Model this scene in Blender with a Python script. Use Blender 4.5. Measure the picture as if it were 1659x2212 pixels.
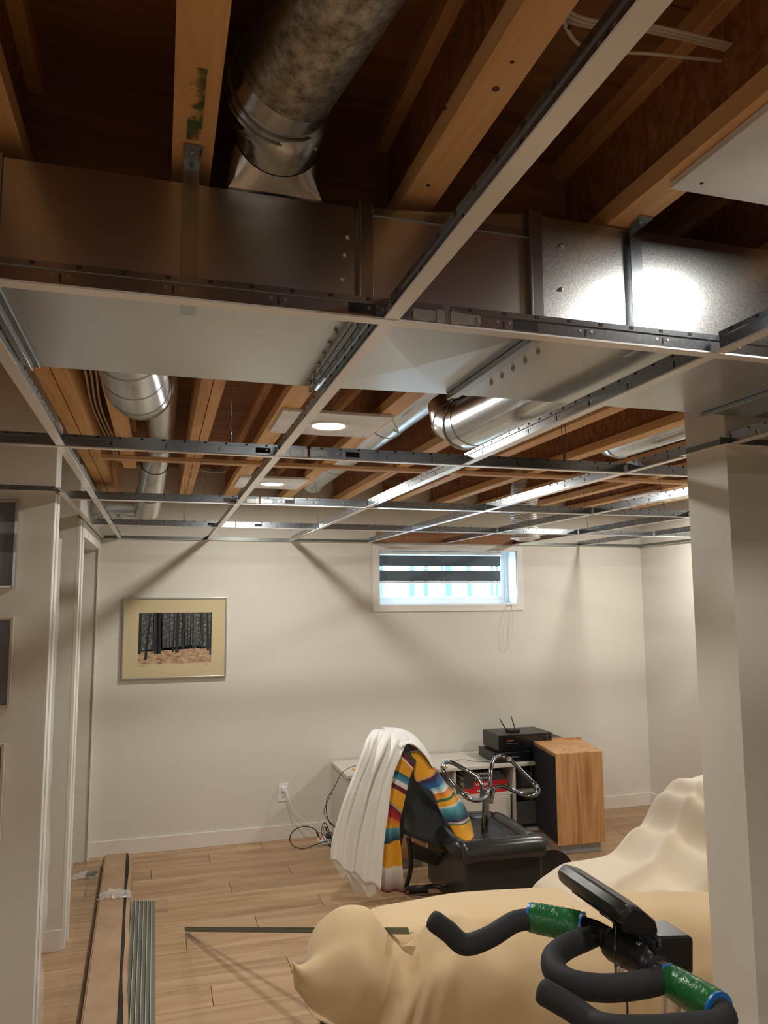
import bpy, bmesh, math, random
from mathutils import Vector, Matrix, noise
random.seed(7)
for o in list(bpy.data.objects): bpy.data.objects.remove(o, do_unlink=True)
S = bpy.context.scene
COL = S.collection
PI = math.pi
# ---------------------------------------------------------------- camera
FPX, CAMZ = 1640.93, 1.721
MR = ((0.95932897453645, -0.026783885126916908, 0.2810169783346755),
      (-0.282240572864198, -0.10972501687067863, 0.9530480993643597),
      (-0.005308261874917892, 0.9936010487968686, 0.1128218869972927))
cd = bpy.data.cameras.new('camera'); cam = bpy.data.objects.new('camera', cd); COL.objects.link(cam)
cd.sensor_fit = 'HORIZONTAL'; cd.sensor_width = 36.0; cd.lens = 36.0 * FPX / 1659.0
cd.clip_start = 0.02; cd.clip_end = 200
R3 = Matrix([[r[0], r[1], -r[2]] for r in MR])
cam.matrix_world = Matrix.Translation((0, 0, CAMZ)) @ R3.to_4x4()
S.camera = cam
# ---------------------------------------------------------------- world, exposure
S.view_settings.view_transform = 'Standard'; S.view_settings.look = 'None'
S.view_settings.gamma = 1.0; S.view_settings.use_curve_mapping = False
S.view_settings.exposure = 0.0
W = bpy.data.worlds.new('world'); S.world = W; W.use_nodes = True
bg = W.node_tree.nodes['Background']; bg.inputs[0].default_value = (0.62, 0.86, 1.0, 1); bg.inputs[1].default_value = 19.0
# ---------------------------------------------------------------- ceiling lamps (discs of the wafer lights)
LAMPS = [(0.65, 3.0, 20), (0.65, 4.64, 19), (3.42, 3.0, 20), (3.42, 4.6, 20), (1.10, 0.90, 7.5), (-1.6, 0.93, 14), (1.07, -1.3, 16), (-1.6, -1.3, 18)]
LCOL = (1.0, 0.965, 0.90)
for i, (x, y, e) in enumerate(LAMPS):
    l = bpy.data.lights.new('wafer_lamp', 'AREA'); l.shape = 'DISK'; l.size = 0.12; l.energy = e; l.color = LCOL
    o = bpy.data.objects.new('wafer_lamp', l); o.location = (x, y, 2.420); COL.objects.link(o)

# ================================================================ helpers
def px(u, v):
    d = (u - 829.5) / FPX, (1106 - v) / FPX
    return Vector([MR[i][0] * d[0] + MR[i][1] * d[1] + MR[i][2] for i in range(3)])
def atY(u, v, Y): d = px(u, v); return Vector((d.x * Y / d.y, Y, CAMZ + d.z * Y / d.y))
def atZ(u, v, z): d = px(u, v); t = (z - CAMZ) / d.z; return Vector((d.x * t, d.y * t, z))
def atX(u, v, x): d = px(u, v); t = x / d.x; return Vector((x, d.y * t, CAMZ + d.z * t))

class MB:
    def __init__(s): s.v = []; s.f = []; s.mi = []; s.uv = None
    def add(s, vs, fs, mi=0):
        n = len(s.v); s.v += [tuple(p) for p in vs]; s.f += [tuple(i + n for i in f) for f in fs]; s.mi += [mi] * len(fs); return s
    def box(s, x0, x1, y0, y1, z0, z1, mi=0):
        if x0 > x1: x0, x1 = x1, x0
        if y0 > y1: y0, y1 = y1, y0
        if z0 > z1: z0, z1 = z1, z0
        return s.add([(x0,y0,z0),(x1,y0,z0),(x1,y1,z0),(x0,y1,z0),(x0,y0,z1),(x1,y0,z1),(x1,y1,z1),(x0,y1,z1)],
                     [(0,3,2,1),(4,5,6,7),(0,1,5,4),(1,2,6,5),(2,3,7,6),(3,0,4,7)], mi)
    def obox(s, c, ax, ay, az, mi=0):
        c = Vector(c); ax = Vector(ax); ay = Vector(ay); az = Vector(az)
        P = [c + i*ax + j*ay + k*az for k in (-1,1) for i, j in ((-1,-1),(1,-1),(1,1),(-1,1))]
        return s.add(P, [(0,3,2,1),(4,5,6,7),(0,1,5,4),(1,2,6,5),(2,3,7,6),(3,0,4,7)], mi)
    def bar(s, p0, p1, w, h, up=(0,0,1), mi=0):
        p0 = Vector(p0); p1 = Vector(p1); d = (p1-p0); n = d.normalized(); sd = n.cross(Vector(up)).normalized(); u = sd.cross(n)
        return s.obox((p0+p1)/2, d/2, sd*w/2, u*h/2, mi)
    def prism(s, poly, d, mi=0):
        n = len(poly); d = Vector(d); P = [Vector(p) for p in poly]; Q = [p + d for p in P]
        return s.add(P + Q, [tuple(range(n))[::-1], tuple(range(n, 2*n))] + [(i, (i+1) % n, n+(i+1) % n, n+i) for i in range(n)], mi)
    def tube(s, path, r, n=12, cap=True, mi=0, closed=False, flat=1.0):
        path = [Vector(p) for p in path]; N = len(path)
        rs = r if isinstance(r, (list, tuple)) else [r]*N
        T = []
        for i in range(N):
            a = path[(i-1) % N] if (closed or i > 0) else path[i]; b = path[(i+1) % N] if (closed or i < N-1) else path[i]
            t = (b-a); T.append(t.normalized() if t.length > 1e-9 else Vector((0,0,1)))
        ref = Vector((0,0,1)) if abs(T[0].z) < .9 else Vector((1,0,0))
        u = T[0].cross(ref).normalized(); vs = []
        for i in range(N):
            u = (u - T[i]*u.dot(T[i])).normalized(); w = T[i].cross(u)
            for k in range(n):
                a = 2*PI*k/n; vs.append(path[i] + u*math.cos(a)*rs[i] + w*math.sin(a)*rs[i]*flat)
        fs = []
        for i in range(N if closed else N-1):
            j = (i+1) % N
            for k in range(n): fs.append((i*n+k, i*n+(k+1) % n, j*n+(k+1) % n, j*n+k))
        if cap and not closed: fs += [tuple(range(n))[::-1], tuple(range((N-1)*n, N*n))]
        return s.add(vs, fs, mi)
    def lathe(s, c, prof, n=32, mi=0, cap=True):
        c = Vector(c); R = [[(c.x+r*math.cos(2*PI*k/n), c.y+r*math.sin(2*PI*k/n), c.z+z) for k in range(n)] for r, z in prof]
        s.grid(R, mi, closed=True)
        if cap: s.add(R[0], [tuple(range(n))], mi); s.add(R[-1], [tuple(range(n))], mi)
        return s
    def cyl(s, p0, p1, r, n=16, r2=None, mi=0): return s.tube([p0, p1], [r, r if r2 is None else r2], n, mi=mi)
    def grid(s, rows, mi=0, closed=False):
        m = len(rows[0]); vs = [p for r in rows for p in r]; fs = []
        for i in range(len(rows)-1):
            for k in range(m if closed else m-1):
                fs.append((i*m+k, i*m+(k+1) % m, (i+1)*m+(k+1) % m, (i+1)*m+k))
        return s.add(vs, fs, mi)
    def build(s, name, mats, parent=None, smooth=False, bevel=0, solid=0, sub=0, auto=None):
        me = bpy.data.meshes.new(name); me.from_pydata(s.v, [], s.f); me.update()
        if not isinstance(mats, (list, tuple)): mats = [mats]
        for m in mats: me.materials.append(m)
        for p, i in zip(me.polygons, s.mi): p.material_index = i
        if s.uv:
            ul = me.uv_layers.new(name='UVMap')
            for L in me.loops: ul.data[L.index].uv = s.uv[L.vertex_index]
        bm = bmesh.new(); bm.from_mesh(me)
        if not s.uv and not solid: bmesh.ops.recalc_face_normals(bm, faces=bm.faces)
        bm.to_mesh(me); bm.free()
        if smooth:
            for p in me.polygons: p.use_smooth = True
            if auto is None: auto = 40
            me.update()
            try: me.set_sharp_from_angle(angle=math.radians(auto))
            except Exception: pass
        o = bpy.data.objects.new(name, me); COL.objects.link(o)
        if solid:
            md = o.modifiers.new('thickness', 'SOLIDIFY'); md.thickness = solid; md.offset = -1
        if bevel:
            md = o.modifiers.new('bevel', 'BEVEL'); md.width = bevel; md.segments = 2; md.limit_method = 'ANGLE'
        if sub:
            md = o.modifiers.new('sub', 'SUBSURF'); md.levels = sub; md.render_levels = sub
        if parent: setp(o, parent)
        return o
def wloc(o): return (Vector(o.location) if o.type == 'EMPTY' else Vector((0,0,0)))
def setp(o, p): o.parent = p; o.matrix_parent_inverse = Matrix.Translation(-wloc(p))
def tag(o, label=None, cat=None, group=None, kind=None):
    if label: o['label'] = label
    if cat: o['category'] = cat
    if group: o['group'] = group
    if kind: o['kind'] = kind
    return o
def thing(name, label, cat, loc, group=None):
    o = bpy.data.objects.new(name, None); o.empty_display_size = .05; o.location = loc; COL.objects.link(o)
    return tag(o, label, cat, group)
def struct(o, label=None): o['kind'] = 'structure'; return tag(o, label)
def spl(pts, n=8, closed=False):
    P = [Vector(p) for p in pts]; out = []; N = len(P)
    for i in range(N if closed else N-1):
        if closed: a, b, c, d = P[i-1], P[i], P[(i+1) % N], P[(i+2) % N]
        else: a, b, c, d = P[max(i-1,0)], P[i], P[i+1], P[min(i+2,N-1)]
        for k in range(n):
            t = k/n; out.append(0.5*((2*b)+(c-a)*t+(2*a-5*b+4*c-d)*t*t+(3*b-a-3*c+d)*t**3))
    if not closed: out.append(P[-1])
    return out
def lerpl(x, pts):
    if x <= pts[0][0]: return pts[0][1]
    for (a, p), (b, q) in zip(pts, pts[1:]):
        if x <= b:
            t = (x-a)/(b-a); t = t*t*(3-2*t); return p + (q-p)*t
    return pts[-1][1]

# ================================================================ materials
def lin(r, g, b):
    f = lambda c: (c/255/12.92) if c/255 <= .04045 else ((c/255+.055)/1.055)**2.4
    return (f(r), f(g), f(b), 1)
def mat(name, col, rough=.5, metal=0, **k):
    m = bpy.data.materials.new(name); m.use_nodes = True; b = m.node_tree.nodes['Principled BSDF']
    b.inputs['Base Color'].default_value = col; b.inputs['Roughness'].default_value = rough; b.inputs['Metallic'].default_value = metal
    for a, v in k.items():
        b.inputs[a].default_value = v
    return m
def nd(m, t, **k):
    n = m.node_tree.nodes.new(t)
    for a, v in k.items():
        if a in n.inputs: n.inputs[a].default_value = v
        else: setattr(n, a, v)
    return n
def lk(m, a, b): m.node_tree.links.new(a, b)
def BS(m): return m.node_tree.nodes['Principled BSDF']
def coords(m, scale=(1,1,1), rnd=False, src='Object'):
    tc = nd(m, 'ShaderNodeTexCoord'); mp = nd(m, 'ShaderNodeMapping'); mp.inputs['Scale'].default_value = scale
    lk(m, tc.outputs[src], mp.inputs['Vector'])
    if rnd:
        oi = nd(m, 'ShaderNodeObjectInfo'); mu = nd(m, 'ShaderNodeMath', operation='MULTIPLY'); mu.inputs[1].default_value = 37.0
        lk(m, oi.outputs['Random'], mu.inputs[0]); lk(m, mu.outputs[0], mp.inputs['Location'])
    return mp.outputs[0]
def ramp(m, fac, stops, interp='LINEAR'):
    r = nd(m, 'ShaderNodeValToRGB'); e = r.color_ramp; e.interpolation = interp
    while len(e.elements) < len(stops): e.elements.new(.5)
    for el, (p, c) in zip(e.elements, stops): el.position = p; el.color = c
    lk(m, fac, r.inputs[0]); return r.outputs[0]
def bump(m, h, st=.2, dist=.01):
    b = nd(m, 'ShaderNodeBump'); b.inputs['Strength'].default_value = st; b.inputs['Distance'].default_value = dist
    lk(m, h, b.inputs['Height']); lk(m, b.outputs[0], BS(m).inputs['Normal'])
def noisef(m, vec, scale, detail=4, rough=.55, dist=0):
    n = nd(m, 'ShaderNodeTexNoise'); n.inputs['Scale'].default_value = scale; n.inputs['Detail'].default_value = detail
    n.inputs['Roughness'].default_value = rough; n.inputs['Distortion'].default_value = dist
    lk(m, vec, n.inputs['Vector']); return n.outputs['Fac']
def wood(name, c0, c1, c2, along='y', rough=.6, scale=1, rnd=True, spec=.3):
    m = mat(name, c1, rough); m.node_tree.nodes['Principled BSDF'].inputs['Specular IOR Level'].default_value = spec
    s = {'x': (1.2,18,18), 'y': (18,1.2,18), 'z': (18,18,1.2)}[along]
    v = coords(m, tuple(a*scale for a in s), rnd); f = noisef(m, v, 1.0, 5, .6, 1.2)
    lk(m, ramp(m, f, [(.25, c0), (.5, c1), (.75, c2)]), BS(m).inputs['Base Color']); bump(m, f, .15, .004)
    return m
def galv(name, col, rough=.3, sp=60, amp=.12, stretch=(1,1,1), bs=.02, ct=.06):
    m = mat(name, col, rough, 1.0); v = coords(m, stretch)
    f = noisef(m, v, sp, 3, .6)
    vo = nd(m, 'ShaderNodeTexVoronoi'); vo.inputs['Scale'].default_value = sp*1.5; lk(m, v, vo.inputs['Vector'])
    mx = nd(m, 'ShaderNodeMath', operation='MULTIPLY_ADD'); mx.inputs[1].default_value = amp*2; mx.inputs[2].default_value = rough-amp
    lk(m, f, mx.inputs[0]); lk(m, mx.outputs[0], BS(m).inputs['Roughness'])
    c2 = tuple(min(1, c*(1+ct)) for c in col[:3]) + (1,); c1 = tuple(c*(1-ct) for c in col[:3]) + (1,)
    lk(m, ramp(m, vo.outputs['Distance'], [(.1, c1), (.7, c2)]), BS(m).inputs['Base Color'])
    f2 = noisef(m, v, 3, 2, .5); bump(m, f2, bs*4, .01)
    return m

WALL = mat('wall_paint', (0.70, 0.67, 0.595, 1), .55); v = coords(WALL); bump(WALL, noisef(WALL, v, 140, 2), .05, .002)
WALL2 = mat('trim_paint', (0.76, 0.71, 0.64, 1), .4)
WHITE = mat('white_trim_paint', (0.80, 0.78, 0.74, 1), .38)
TWHITE = mat('grid_white_face', (0.84, 0.82, 0.80, 1), .3); BS(TWHITE).inputs['Coat Weight'].default_value = .9; BS(TWHITE).inputs['Coat Roughness'].default_value = .16
GAL = galv('galvanised_sheet', (0.55, 0.57, 0.58, 1), .25, 120, .006, ct=.015, bs=.012)
GALS = galv('spangled_sheet', (0.42, 0.43, 0.43, 1), .31, 190, .07, bs=.015, ct=.12)
v = coords(GALS); f = noisef(GALS, v, 260, 2); bump(GALS, f, .07, .001); BS(GALS).inputs['Coat Weight'].default_value = .5; BS(GALS).inputs['Coat Roughness'].default_value = .10
GALT = galv('galvanised_grid', (0.36, 0.39, 0.42, 1), .22, 200, .03, bs=.01)
GALP = galv('galvanised_pipe', (0.62, 0.62, 0.61, 1), .25, 70, .08)
GALD = mat('weathered_galvanised_pipe', (0.4, 0.38, 0.34, 1), .45, 1.0)
v = coords(GALD, (1.0, 1.0, 1.0)); f = noisef(GALD, v, 42, 6, .72, .2)
lk(GALD, ramp(GALD, f, [(.35, (.16,.14,.11,1)), (.5, (.36,.33,.28,1)), (.65, (.55,.52,.46,1))]), BS(GALD).inputs['Base Color'])
lk(GALD, ramp(GALD, f, [(.3, (.62,)*3+(1,)), (.7, (.34,)*3+(1,))]), BS(GALD).inputs['Roughness']); bump(GALD, f, .15, .003)
FLANGE = wood('spruce_flange', (0.52,0.27,0.10,1), (0.70,0.40,0.17,1), (0.80,0.50,0.25,1), 'y')
STRAPW = wood('spruce_strapping', (0.5,0.29,0.14,1), (0.66,0.40,0.21,1), (0.76,0.5,0.28,1), 'x')
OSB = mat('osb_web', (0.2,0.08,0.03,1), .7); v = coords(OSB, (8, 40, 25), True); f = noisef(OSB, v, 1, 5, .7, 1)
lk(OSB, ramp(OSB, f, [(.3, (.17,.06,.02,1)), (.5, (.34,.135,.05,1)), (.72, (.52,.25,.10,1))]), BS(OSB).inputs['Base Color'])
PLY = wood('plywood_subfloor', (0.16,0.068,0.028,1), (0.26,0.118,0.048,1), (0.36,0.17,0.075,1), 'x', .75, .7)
HEADER = wood('header_lumber', (.30,.14,.07,1), (.38,.19,.10,1), (.44,.24,.13,1), 'x')
FLOORM = mat('oak_laminate', lin(176,138,98), .42)
m = FLOORM; v = coords(m, (.7, 9, 1), True); f = noisef(m, v, 1.6, 6, .62, .8)
base = ramp(m, f, [(.25, (.27,.155,.075,1)), (.48, (.42,.265,.145,1)), (.7, (.54,.36,.21,1))])
oi = nd(m, 'ShaderNodeObjectInfo'); hs = nd(m, 'ShaderNodeHueSaturation'); mr = nd(m, 'ShaderNodeMapRange'); mr.inputs['To Min'].default_value = .88; mr.inputs['To Max'].default_value = 1.1
lk(m, oi.outputs['Random'], mr.inputs['Value']); lk(m, mr.outputs[0], hs.inputs['Value']); lk(m, base, hs.inputs['Color']); lk(m, hs.outputs[0], BS(m).inputs['Base Color']); bump(m, f, .05, .002)
BLACKG = mat('dark_gap', (.02,.015,.012,1), .9)
GYP = mat('drywall_board', (.74,.73,.70,1), .7); v = coords(GYP); f = noisef(GYP, v, 7, 3)
lk(GYP, ramp(GYP, f, [(.3, (.66,.65,.62,1)), (.7, (.80,.79,.77,1))]), BS(GYP).inputs['Base Color'])
LENS = mat('lit_lens', (1,1,1,1), .3); BS(LENS).inputs['Emission Color'].default_value = (1,.93,.84,1); BS(LENS).inputs['Emission Strength'].default_value = 9
PLASTW = mat('white_plastic', (.82,.81,.78,1), .35)
WIREB = mat('black_wire', (.02,.018,.016,1), .5)
CABLE = mat('cream_cable', (.55,.47,.37,1), .45)
CLOTH = mat('beige_stretch_cloth', (.62,.45,.25,1), .8); BS(CLOTH).inputs['Sheen Weight'].default_value = .35; BS(CLOTH).inputs['Sheen Roughness'].default_value = .4
v = coords(CLOTH); bump(CLOTH, noisef(CLOTH, v, 260, 2), .12, .002)
CLOTH2 = mat('window_lit_stretch_cloth', (.68,.57,.42,1), .75); BS(CLOTH2).inputs['Sheen Weight'].default_value = .4; v = coords(CLOTH2); bump(CLOTH2, noisef(CLOTH2, v, 260, 2), .12, .002)  # paler copy of the cover cloth, window light put into its colour
SHEET = mat('white_satin_sheet', (.80,.79,.76,1), .5); BS(SHEET).inputs['Sheen Weight'].default_value = .4
SHEER = mat('sheer_hem', (.80,.79,.76,1), .6); BS(SHEER).inputs['Alpha'].default_value = .55
LEATH = mat('black_leather', (.022,.022,.023,1), .26); v = coords(LEATH); bump(LEATH, noisef(LEATH, v, 180, 3), .15, .002)
CLOTHB = mat('black_lining', (.012,.012,.014,1), .7)
MESH = mat('black_mesh_fabric', (.016,.016,.017,1), .55)
BSTEEL = mat('black_chrome_tube', (.22,.24,.26,1), .14, 1.0)
BPLATE = mat('black_steel_plate', (.03,.035,.045,1), .4, .6)
BPLAS = mat('black_plastic', (.012,.012,.012,1), .35)
FOAM = mat('black_foam_grip', (.016,.017,.018,1), .75)
GREEN = mat('green_tape', (.012,.13,.035,1), .28); v = coords(GREEN); bump(GREEN, noisef(GREEN, v, 45, 4, .6, 1), .5, .006)
BLUE = mat('blue_tape', (.02,.17,.55,1), .35)
CHROME = mat('chrome', (.75,.75,.75,1), .12, 1.0)
WALNUT = wood('walnut_veneer', (.34,.14,.05,1), (.62,.33,.14,1), (.74,.45,.22,1), 'z', .38, .9, False, .4)
GRILLE = mat('dark_grille_cloth', (.012,.012,.018,1), .8)
PLINTH = mat('grey_plinth', (.36,.38,.40,1), .5)
CONS = mat('cream_melamine', (.66,.62,.55,1), .35)
DARKIN = mat('grey_panel', (.09,.095,.09,1), .6)
CARD = mat('cardboard', lin(178,140,105), .8); v = coords(CARD); f = noisef(CARD, v, 5, 4)
lk(CARD, ramp(CARD, f, [(.3, (.34,.215,.125,1)), (.7, (.46,.305,.19,1))]), BS(CARD).inputs['Base Color'])
STRIPM = mat('grey_green_rail', (.17,.19,.16,1), .4, .3)
STRIPE = mat('rail_edge', (.6,.58,.52,1), .4)
FILM = mat('clear_plastic_film', (.9,.9,.9,1), .12); BS(FILM).inputs['Alpha'].default_value = .32; BS(FILM).inputs['Specular IOR Level'].default_value = .8
FOIL = mat('foil_flex', (.75,.75,.75,1), .2, 1.0); v = coords(FOIL); bump(FOIL, noisef(FOIL, v, 60, 3, .6), .8, .01)
SNOW = mat('snow', (.88,.92,.96,1), .9); BARK = mat('distant_bark', (.03,.06,.09,1), .9)
VINYL = mat('white_vinyl', (.82,.84,.86,1), .35)
GLASS = mat('window_glass', (1,1,1,1), .0); BS(GLASS).inputs['Transmission Weight'].default_value = 1.0; BS(GLASS).inputs['IOR'].default_value = 1.02
BLINDD = mat('blind_dark_band', (.10,.13,.15,1), .7); 
SHEERB = mat('blind_sheer_band', (.8,.9,.95,1), .7); BS(SHEERB).inputs['Alpha'].default_value = .22
SILVER = mat('silver_frame', (.62,.62,.60,1), .3, 1.0)
MATC = mat('cream_mat_board', (.60,.50,.30,1), .6)
GREYG = mat('grey_glazed_print', (.15,.16,.18,1), .22)
FRAMEW = mat('pale_wood_frame', (.55,.48,.38,1), .4)
SCREW = mat('screw_steel', (.5,.48,.44,1), .3, 1.0)
RED = mat('red_cover', (.55,.015,.02,1), .5); DGREY = mat('dark_cover', (.05,.05,.055,1), .5); PAPER = mat('paper', (.6,.56,.48,1), .8)
GREENP = mat('green_pencil', (.07,.15,.05,1), .8)
v = coords(GREENP, (1,1,1)); f = noisef(GREENP, v, 30, 3); lk(GREENP, ramp(GREENP, f, [(.42, (0,0,0,1)), (.62, (.75,)*3+(1,))]), BS(GREENP).inputs['Alpha'])

# ================================================================ SETTING
XL, XR, YB, ZG, ZJ, ZS = -0.41, 3.985, 5.676, 2.149, 2.44, 2.68
fl = struct(MB().box(-3.1, 4.2, -3.1, 5.9, -.10, -.012).build('floor', BLACKG))
rows = int((YB - (-.4))/.18) + 1
k = 0
for r in range(rows + 1):
    y1 = YB - r*.18; y0 = y1 - .1785
    x = -1.7 - (r*0.37 % 1.2)
    while x < 4.0:
        a, b = max(x, -1.65), min(x + 1.2185, 3.985)
        if b - a > .03:
            MB().box(a, b-.0012, y0, y1, -.012, 0).build('plank', FLOORM, fl)
        x += 1.22
MB().box(-3.1, 4.2, -3.1, YB-(rows+1)*.18, -.012, -.0005).build('floor_far_side', FLOORM, fl)
MB().box(-3.1, -1.65, YB-(rows+1)*.18, YB, -.012, -.0005).build('floor_hall_side', FLOORM, fl)
# ceiling: plywood panels above I-joists
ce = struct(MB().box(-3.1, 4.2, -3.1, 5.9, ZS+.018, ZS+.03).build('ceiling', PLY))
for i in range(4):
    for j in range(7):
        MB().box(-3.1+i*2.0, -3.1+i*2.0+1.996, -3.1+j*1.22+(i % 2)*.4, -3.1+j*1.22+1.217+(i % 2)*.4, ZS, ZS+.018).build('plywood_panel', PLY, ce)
def ijoist(xc, y0, y1, w=.064, end=0):
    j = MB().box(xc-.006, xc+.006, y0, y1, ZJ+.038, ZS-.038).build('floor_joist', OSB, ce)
    MB().box(xc-w/2, xc+w/2, y0, y1, ZJ, ZJ+.038).build('bottom_flange', FLANGE, j)
    MB().box(xc-w/2, xc+w/2, y0, y1, ZS-.038, ZS).build('top_flange', FLANGE, j)
    return j
YM = 1.45
for x in (-1.9, -1.49, -1.08, -.67, -.26, .033, .437): ijoist(x, -2.9, YM)
for x in (.85, 1.27, 1.67, 2.07, 2.48, 2.88, 3.28, 3.7): ijoist(x, -2.9, YB, .07)
ijoist(.455, YM, YB, .08)
j = MB().box(.115, .153, YM, YB, ZJ, ZS).build('double_joist', FLANGE, ce); MB().box(.156, .194, YM, YB, ZJ-.001, ZS).build('joist_ply', FLANGE, j)
ijoist(-.172, YM, 4.35, .064); 
j = MB().box(-.398, -.348, YM, YB, ZJ, ZS).build('double_joist', FLANGE, ce); MB().box(-.343, -.292, YM, YB, ZJ-.002, ZS).build('joist_ply', FLANGE, j)
for x in (-.85, -1.25, -1.65, -2.05, -2.45): ijoist(x, YM, YB, .064)
MB().box(-.29, 3.95, 3.955, 4.02, ZJ-.019, ZJ-.002).build('wood_strapping', STRAPW, ce)
MB().box(-.29, .9, 1.42, 1.46, ZJ+.0, ZS).build('blocking', PLY, ce)
MB().box(.9, 3.95, 1.70, 1.74, ZJ+.0, ZS).build('blocking', PLY, ce)
# green pencil marks on two joists
for x0, x1, y0, y1 in ((.022,.044,.99,1.16), (.44,.485,3.7,3.8)):
    MB().box(x0, x1, y0, y1, ZJ-.0008, ZJ).build('green_mark', GREENP, ce)
for u_, v__, r_ in ((1071,192,.006),(1106,134,.003),(985,80,.004),(1230,60,.003),(960,235,.0035),(925,400,.004)):
    q_ = atZ(u_, v__, ZJ); MB().lathe(q_, [(r_,.001),(r_,-.0004),(r_*.6,-.0006)], 10).build('knot', mat('knot_brown', (.12,.05,.02,1), .8) if r_ > .005 else BLACKG, ce)
# back wall with window opening
WX0, WX1, WZ0, WZ1 = 1.63, 2.803, 1.67, 2.10
wb = MB()
wb.box(-1.7, WX0, YB, YB+.16, 0, ZS); wb.box(WX1, XR+.2, YB, YB+.16, 0, ZS); wb.box(WX0, WX1, YB, YB+.16, 0, WZ0); wb.box(WX0, WX1, YB, YB+.16, WZ1, ZS)
wb.box(-1.7, WX0-.1, YB+.16, YB+.3, -.1, ZS+.1); wb.box(WX1+.1, XR+.2, YB+.16, YB+.3, -.1, ZS+.1); wb.box(WX0-.1, WX1+.1, YB+.16, YB+.3, -.1, WZ0-.03); wb.box(WX0-.1, WX1+.1, YB+.16, YB+.3, WZ1+.03, ZS+.1)
struct(wb.build('wall_back', WALL))
struct(MB().box(WX0-.02, WX1+.02, YB-.012, YB, 2.152, 2.235).build('trim_1', HEADER), 'bare brown lumber header above the window')
struct(MB().box(XR, XR+.15, 1.94, YB, 0, ZS).build('wall_right', WALL))
w = MB().box(-3, XL, 3.25, 3.40, 0, ZJ).box(-3, XL, 3.25, 3.40, ZJ, ZS)
struct(w.build('wall_left_near', WALL))
w = MB().box(-1.6, XL-.012, 4.27, 4.43, 0, ZS); struct(w.build('wall_left_middle', WALL))
w = MB().box(-1.6, XL, 5.60, YB, 0, ZS); struct(w.build('wall_left_far', WALL))
w = MB().box(XL-.12, XL, 4.43, 5.60, 2.09, ZS); struct(w.build('wall_left_header', WALL))
struct(MB().box(-1.7, -1.6, 3.40, YB, 0, ZS).build('wall_hall', WALL))
struct(MB().box(1.54, 4.2, 1.77, 1.94, 0, ZS).build('wall_stub', WALL))
struct(MB().box(-3.1, 4.2, -3.1, -3.0, 0, ZS).build('wall_front', WALL))
struct(MB().box(-3.1, -3.0, -3.0, 3.40, 0, ZS).build('wall_far_left', WALL))
struct(MB().box(4.1, 4.2, -3.0, 1.77, 0, ZS).build('wall_near_right', WALL))
# casings and corner trims
t = MB(); t.box(XL-.001, XL+.004, 3.252, 3.398, 0, ZG-.002); t.box(XL-.001, XL+.004, 3.252, 3.398, ZG+.02, ZJ); t.box(XL+.004, XL+.009, 3.30, 3.345, 0, ZG-.002)
struct(t.build('trim_2', WHITE, bevel=.002), 'white corner bead on the end of the near left wall')
# crinkled film over the corner
rows_ = []
for i in range(70):
    z = .02 + i*(1.95/69); rr = []
    for kx in range(7):
        y = 3.262 + kx*.0215; q = noise.noise(Vector((y*22, z*7, 1.3)))*.012*(1.3-z*.5) + (.014 if kx in (3,4,5) else .007)
        if kx == 6: y += .02*noise.noise(Vector((0, z*9, 4)))+ (.025 if z < .7 else 0)*max(0, noise.noise(Vector((2, z*6, 3)))+.3)
        rr.append((XL+.006+max(0.001,q), y, z))
    rows_.append(rr)
fm = MB().grid(rows_).build('plastic_film', FILM, smooth=True, auto=180); tag(fm, 'crinkled clear plastic film taped along the white end of the near left wall', 'plastic film')
t = MB(); t.box(XL-.012, XL+.006, 4.268, 4.33, 0, ZG-.002); t.box(XL-.012, XL+.012, 4.345, 4.41, 0, ZG-.002); t.box(XL-.012, XL, 4.27, 4.43, ZG+.02, ZJ)
struct(t.build('trim_3', WHITE, bevel=.002), 'white door casing beside the closet opening')
t = MB(); t.box(XL-.001, XL+.012, 4.43, 5.585, 2.062, 2.125); t.box(XL-.12, XL-.001, 4.43, 5.60, 2.062, 2.09); t.box(XL-.001, XL+.008, 4.43, 5.585, 2.127, 2.146)
struct(t.build('trim_4', WHITE, bevel=.002), 'white head casing over the closet opening')
t = MB(); t.box(XL-.004, XL+.008, 5.585, 5.62, 0, 2.062)
struct(t.build('trim_5', WHITE, bevel=.002))
# baseboards
def bb(name, x0, x1, y0, y1): struct(MB().box(x0, x1, y0, y1, 0, .10).build(name, WALL2, bevel=.002))
bb('baseboard_back', XL, XR, YB-.013, YB); bb('baseboard_right', XR-.013, XR, 1.94, YB-.013)
bb('baseboard_left_near', -3, XL, 3.237, 3.25); bb('baseboard_left_middle', -1.6, XL-.012, 4.257, 4.27); bb('baseboard_hall', -1.6, -1.587, 3.4, YB)
bb('baseboard_stub', 1.527, 1.54, 1.757, 1.953); bb('baseboard_stub_near', 1.54, 4.1, 1.757, 1.77); bb('baseboard_stub_far', 1.54, XR-.013, 1.94, 1.953)
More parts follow.
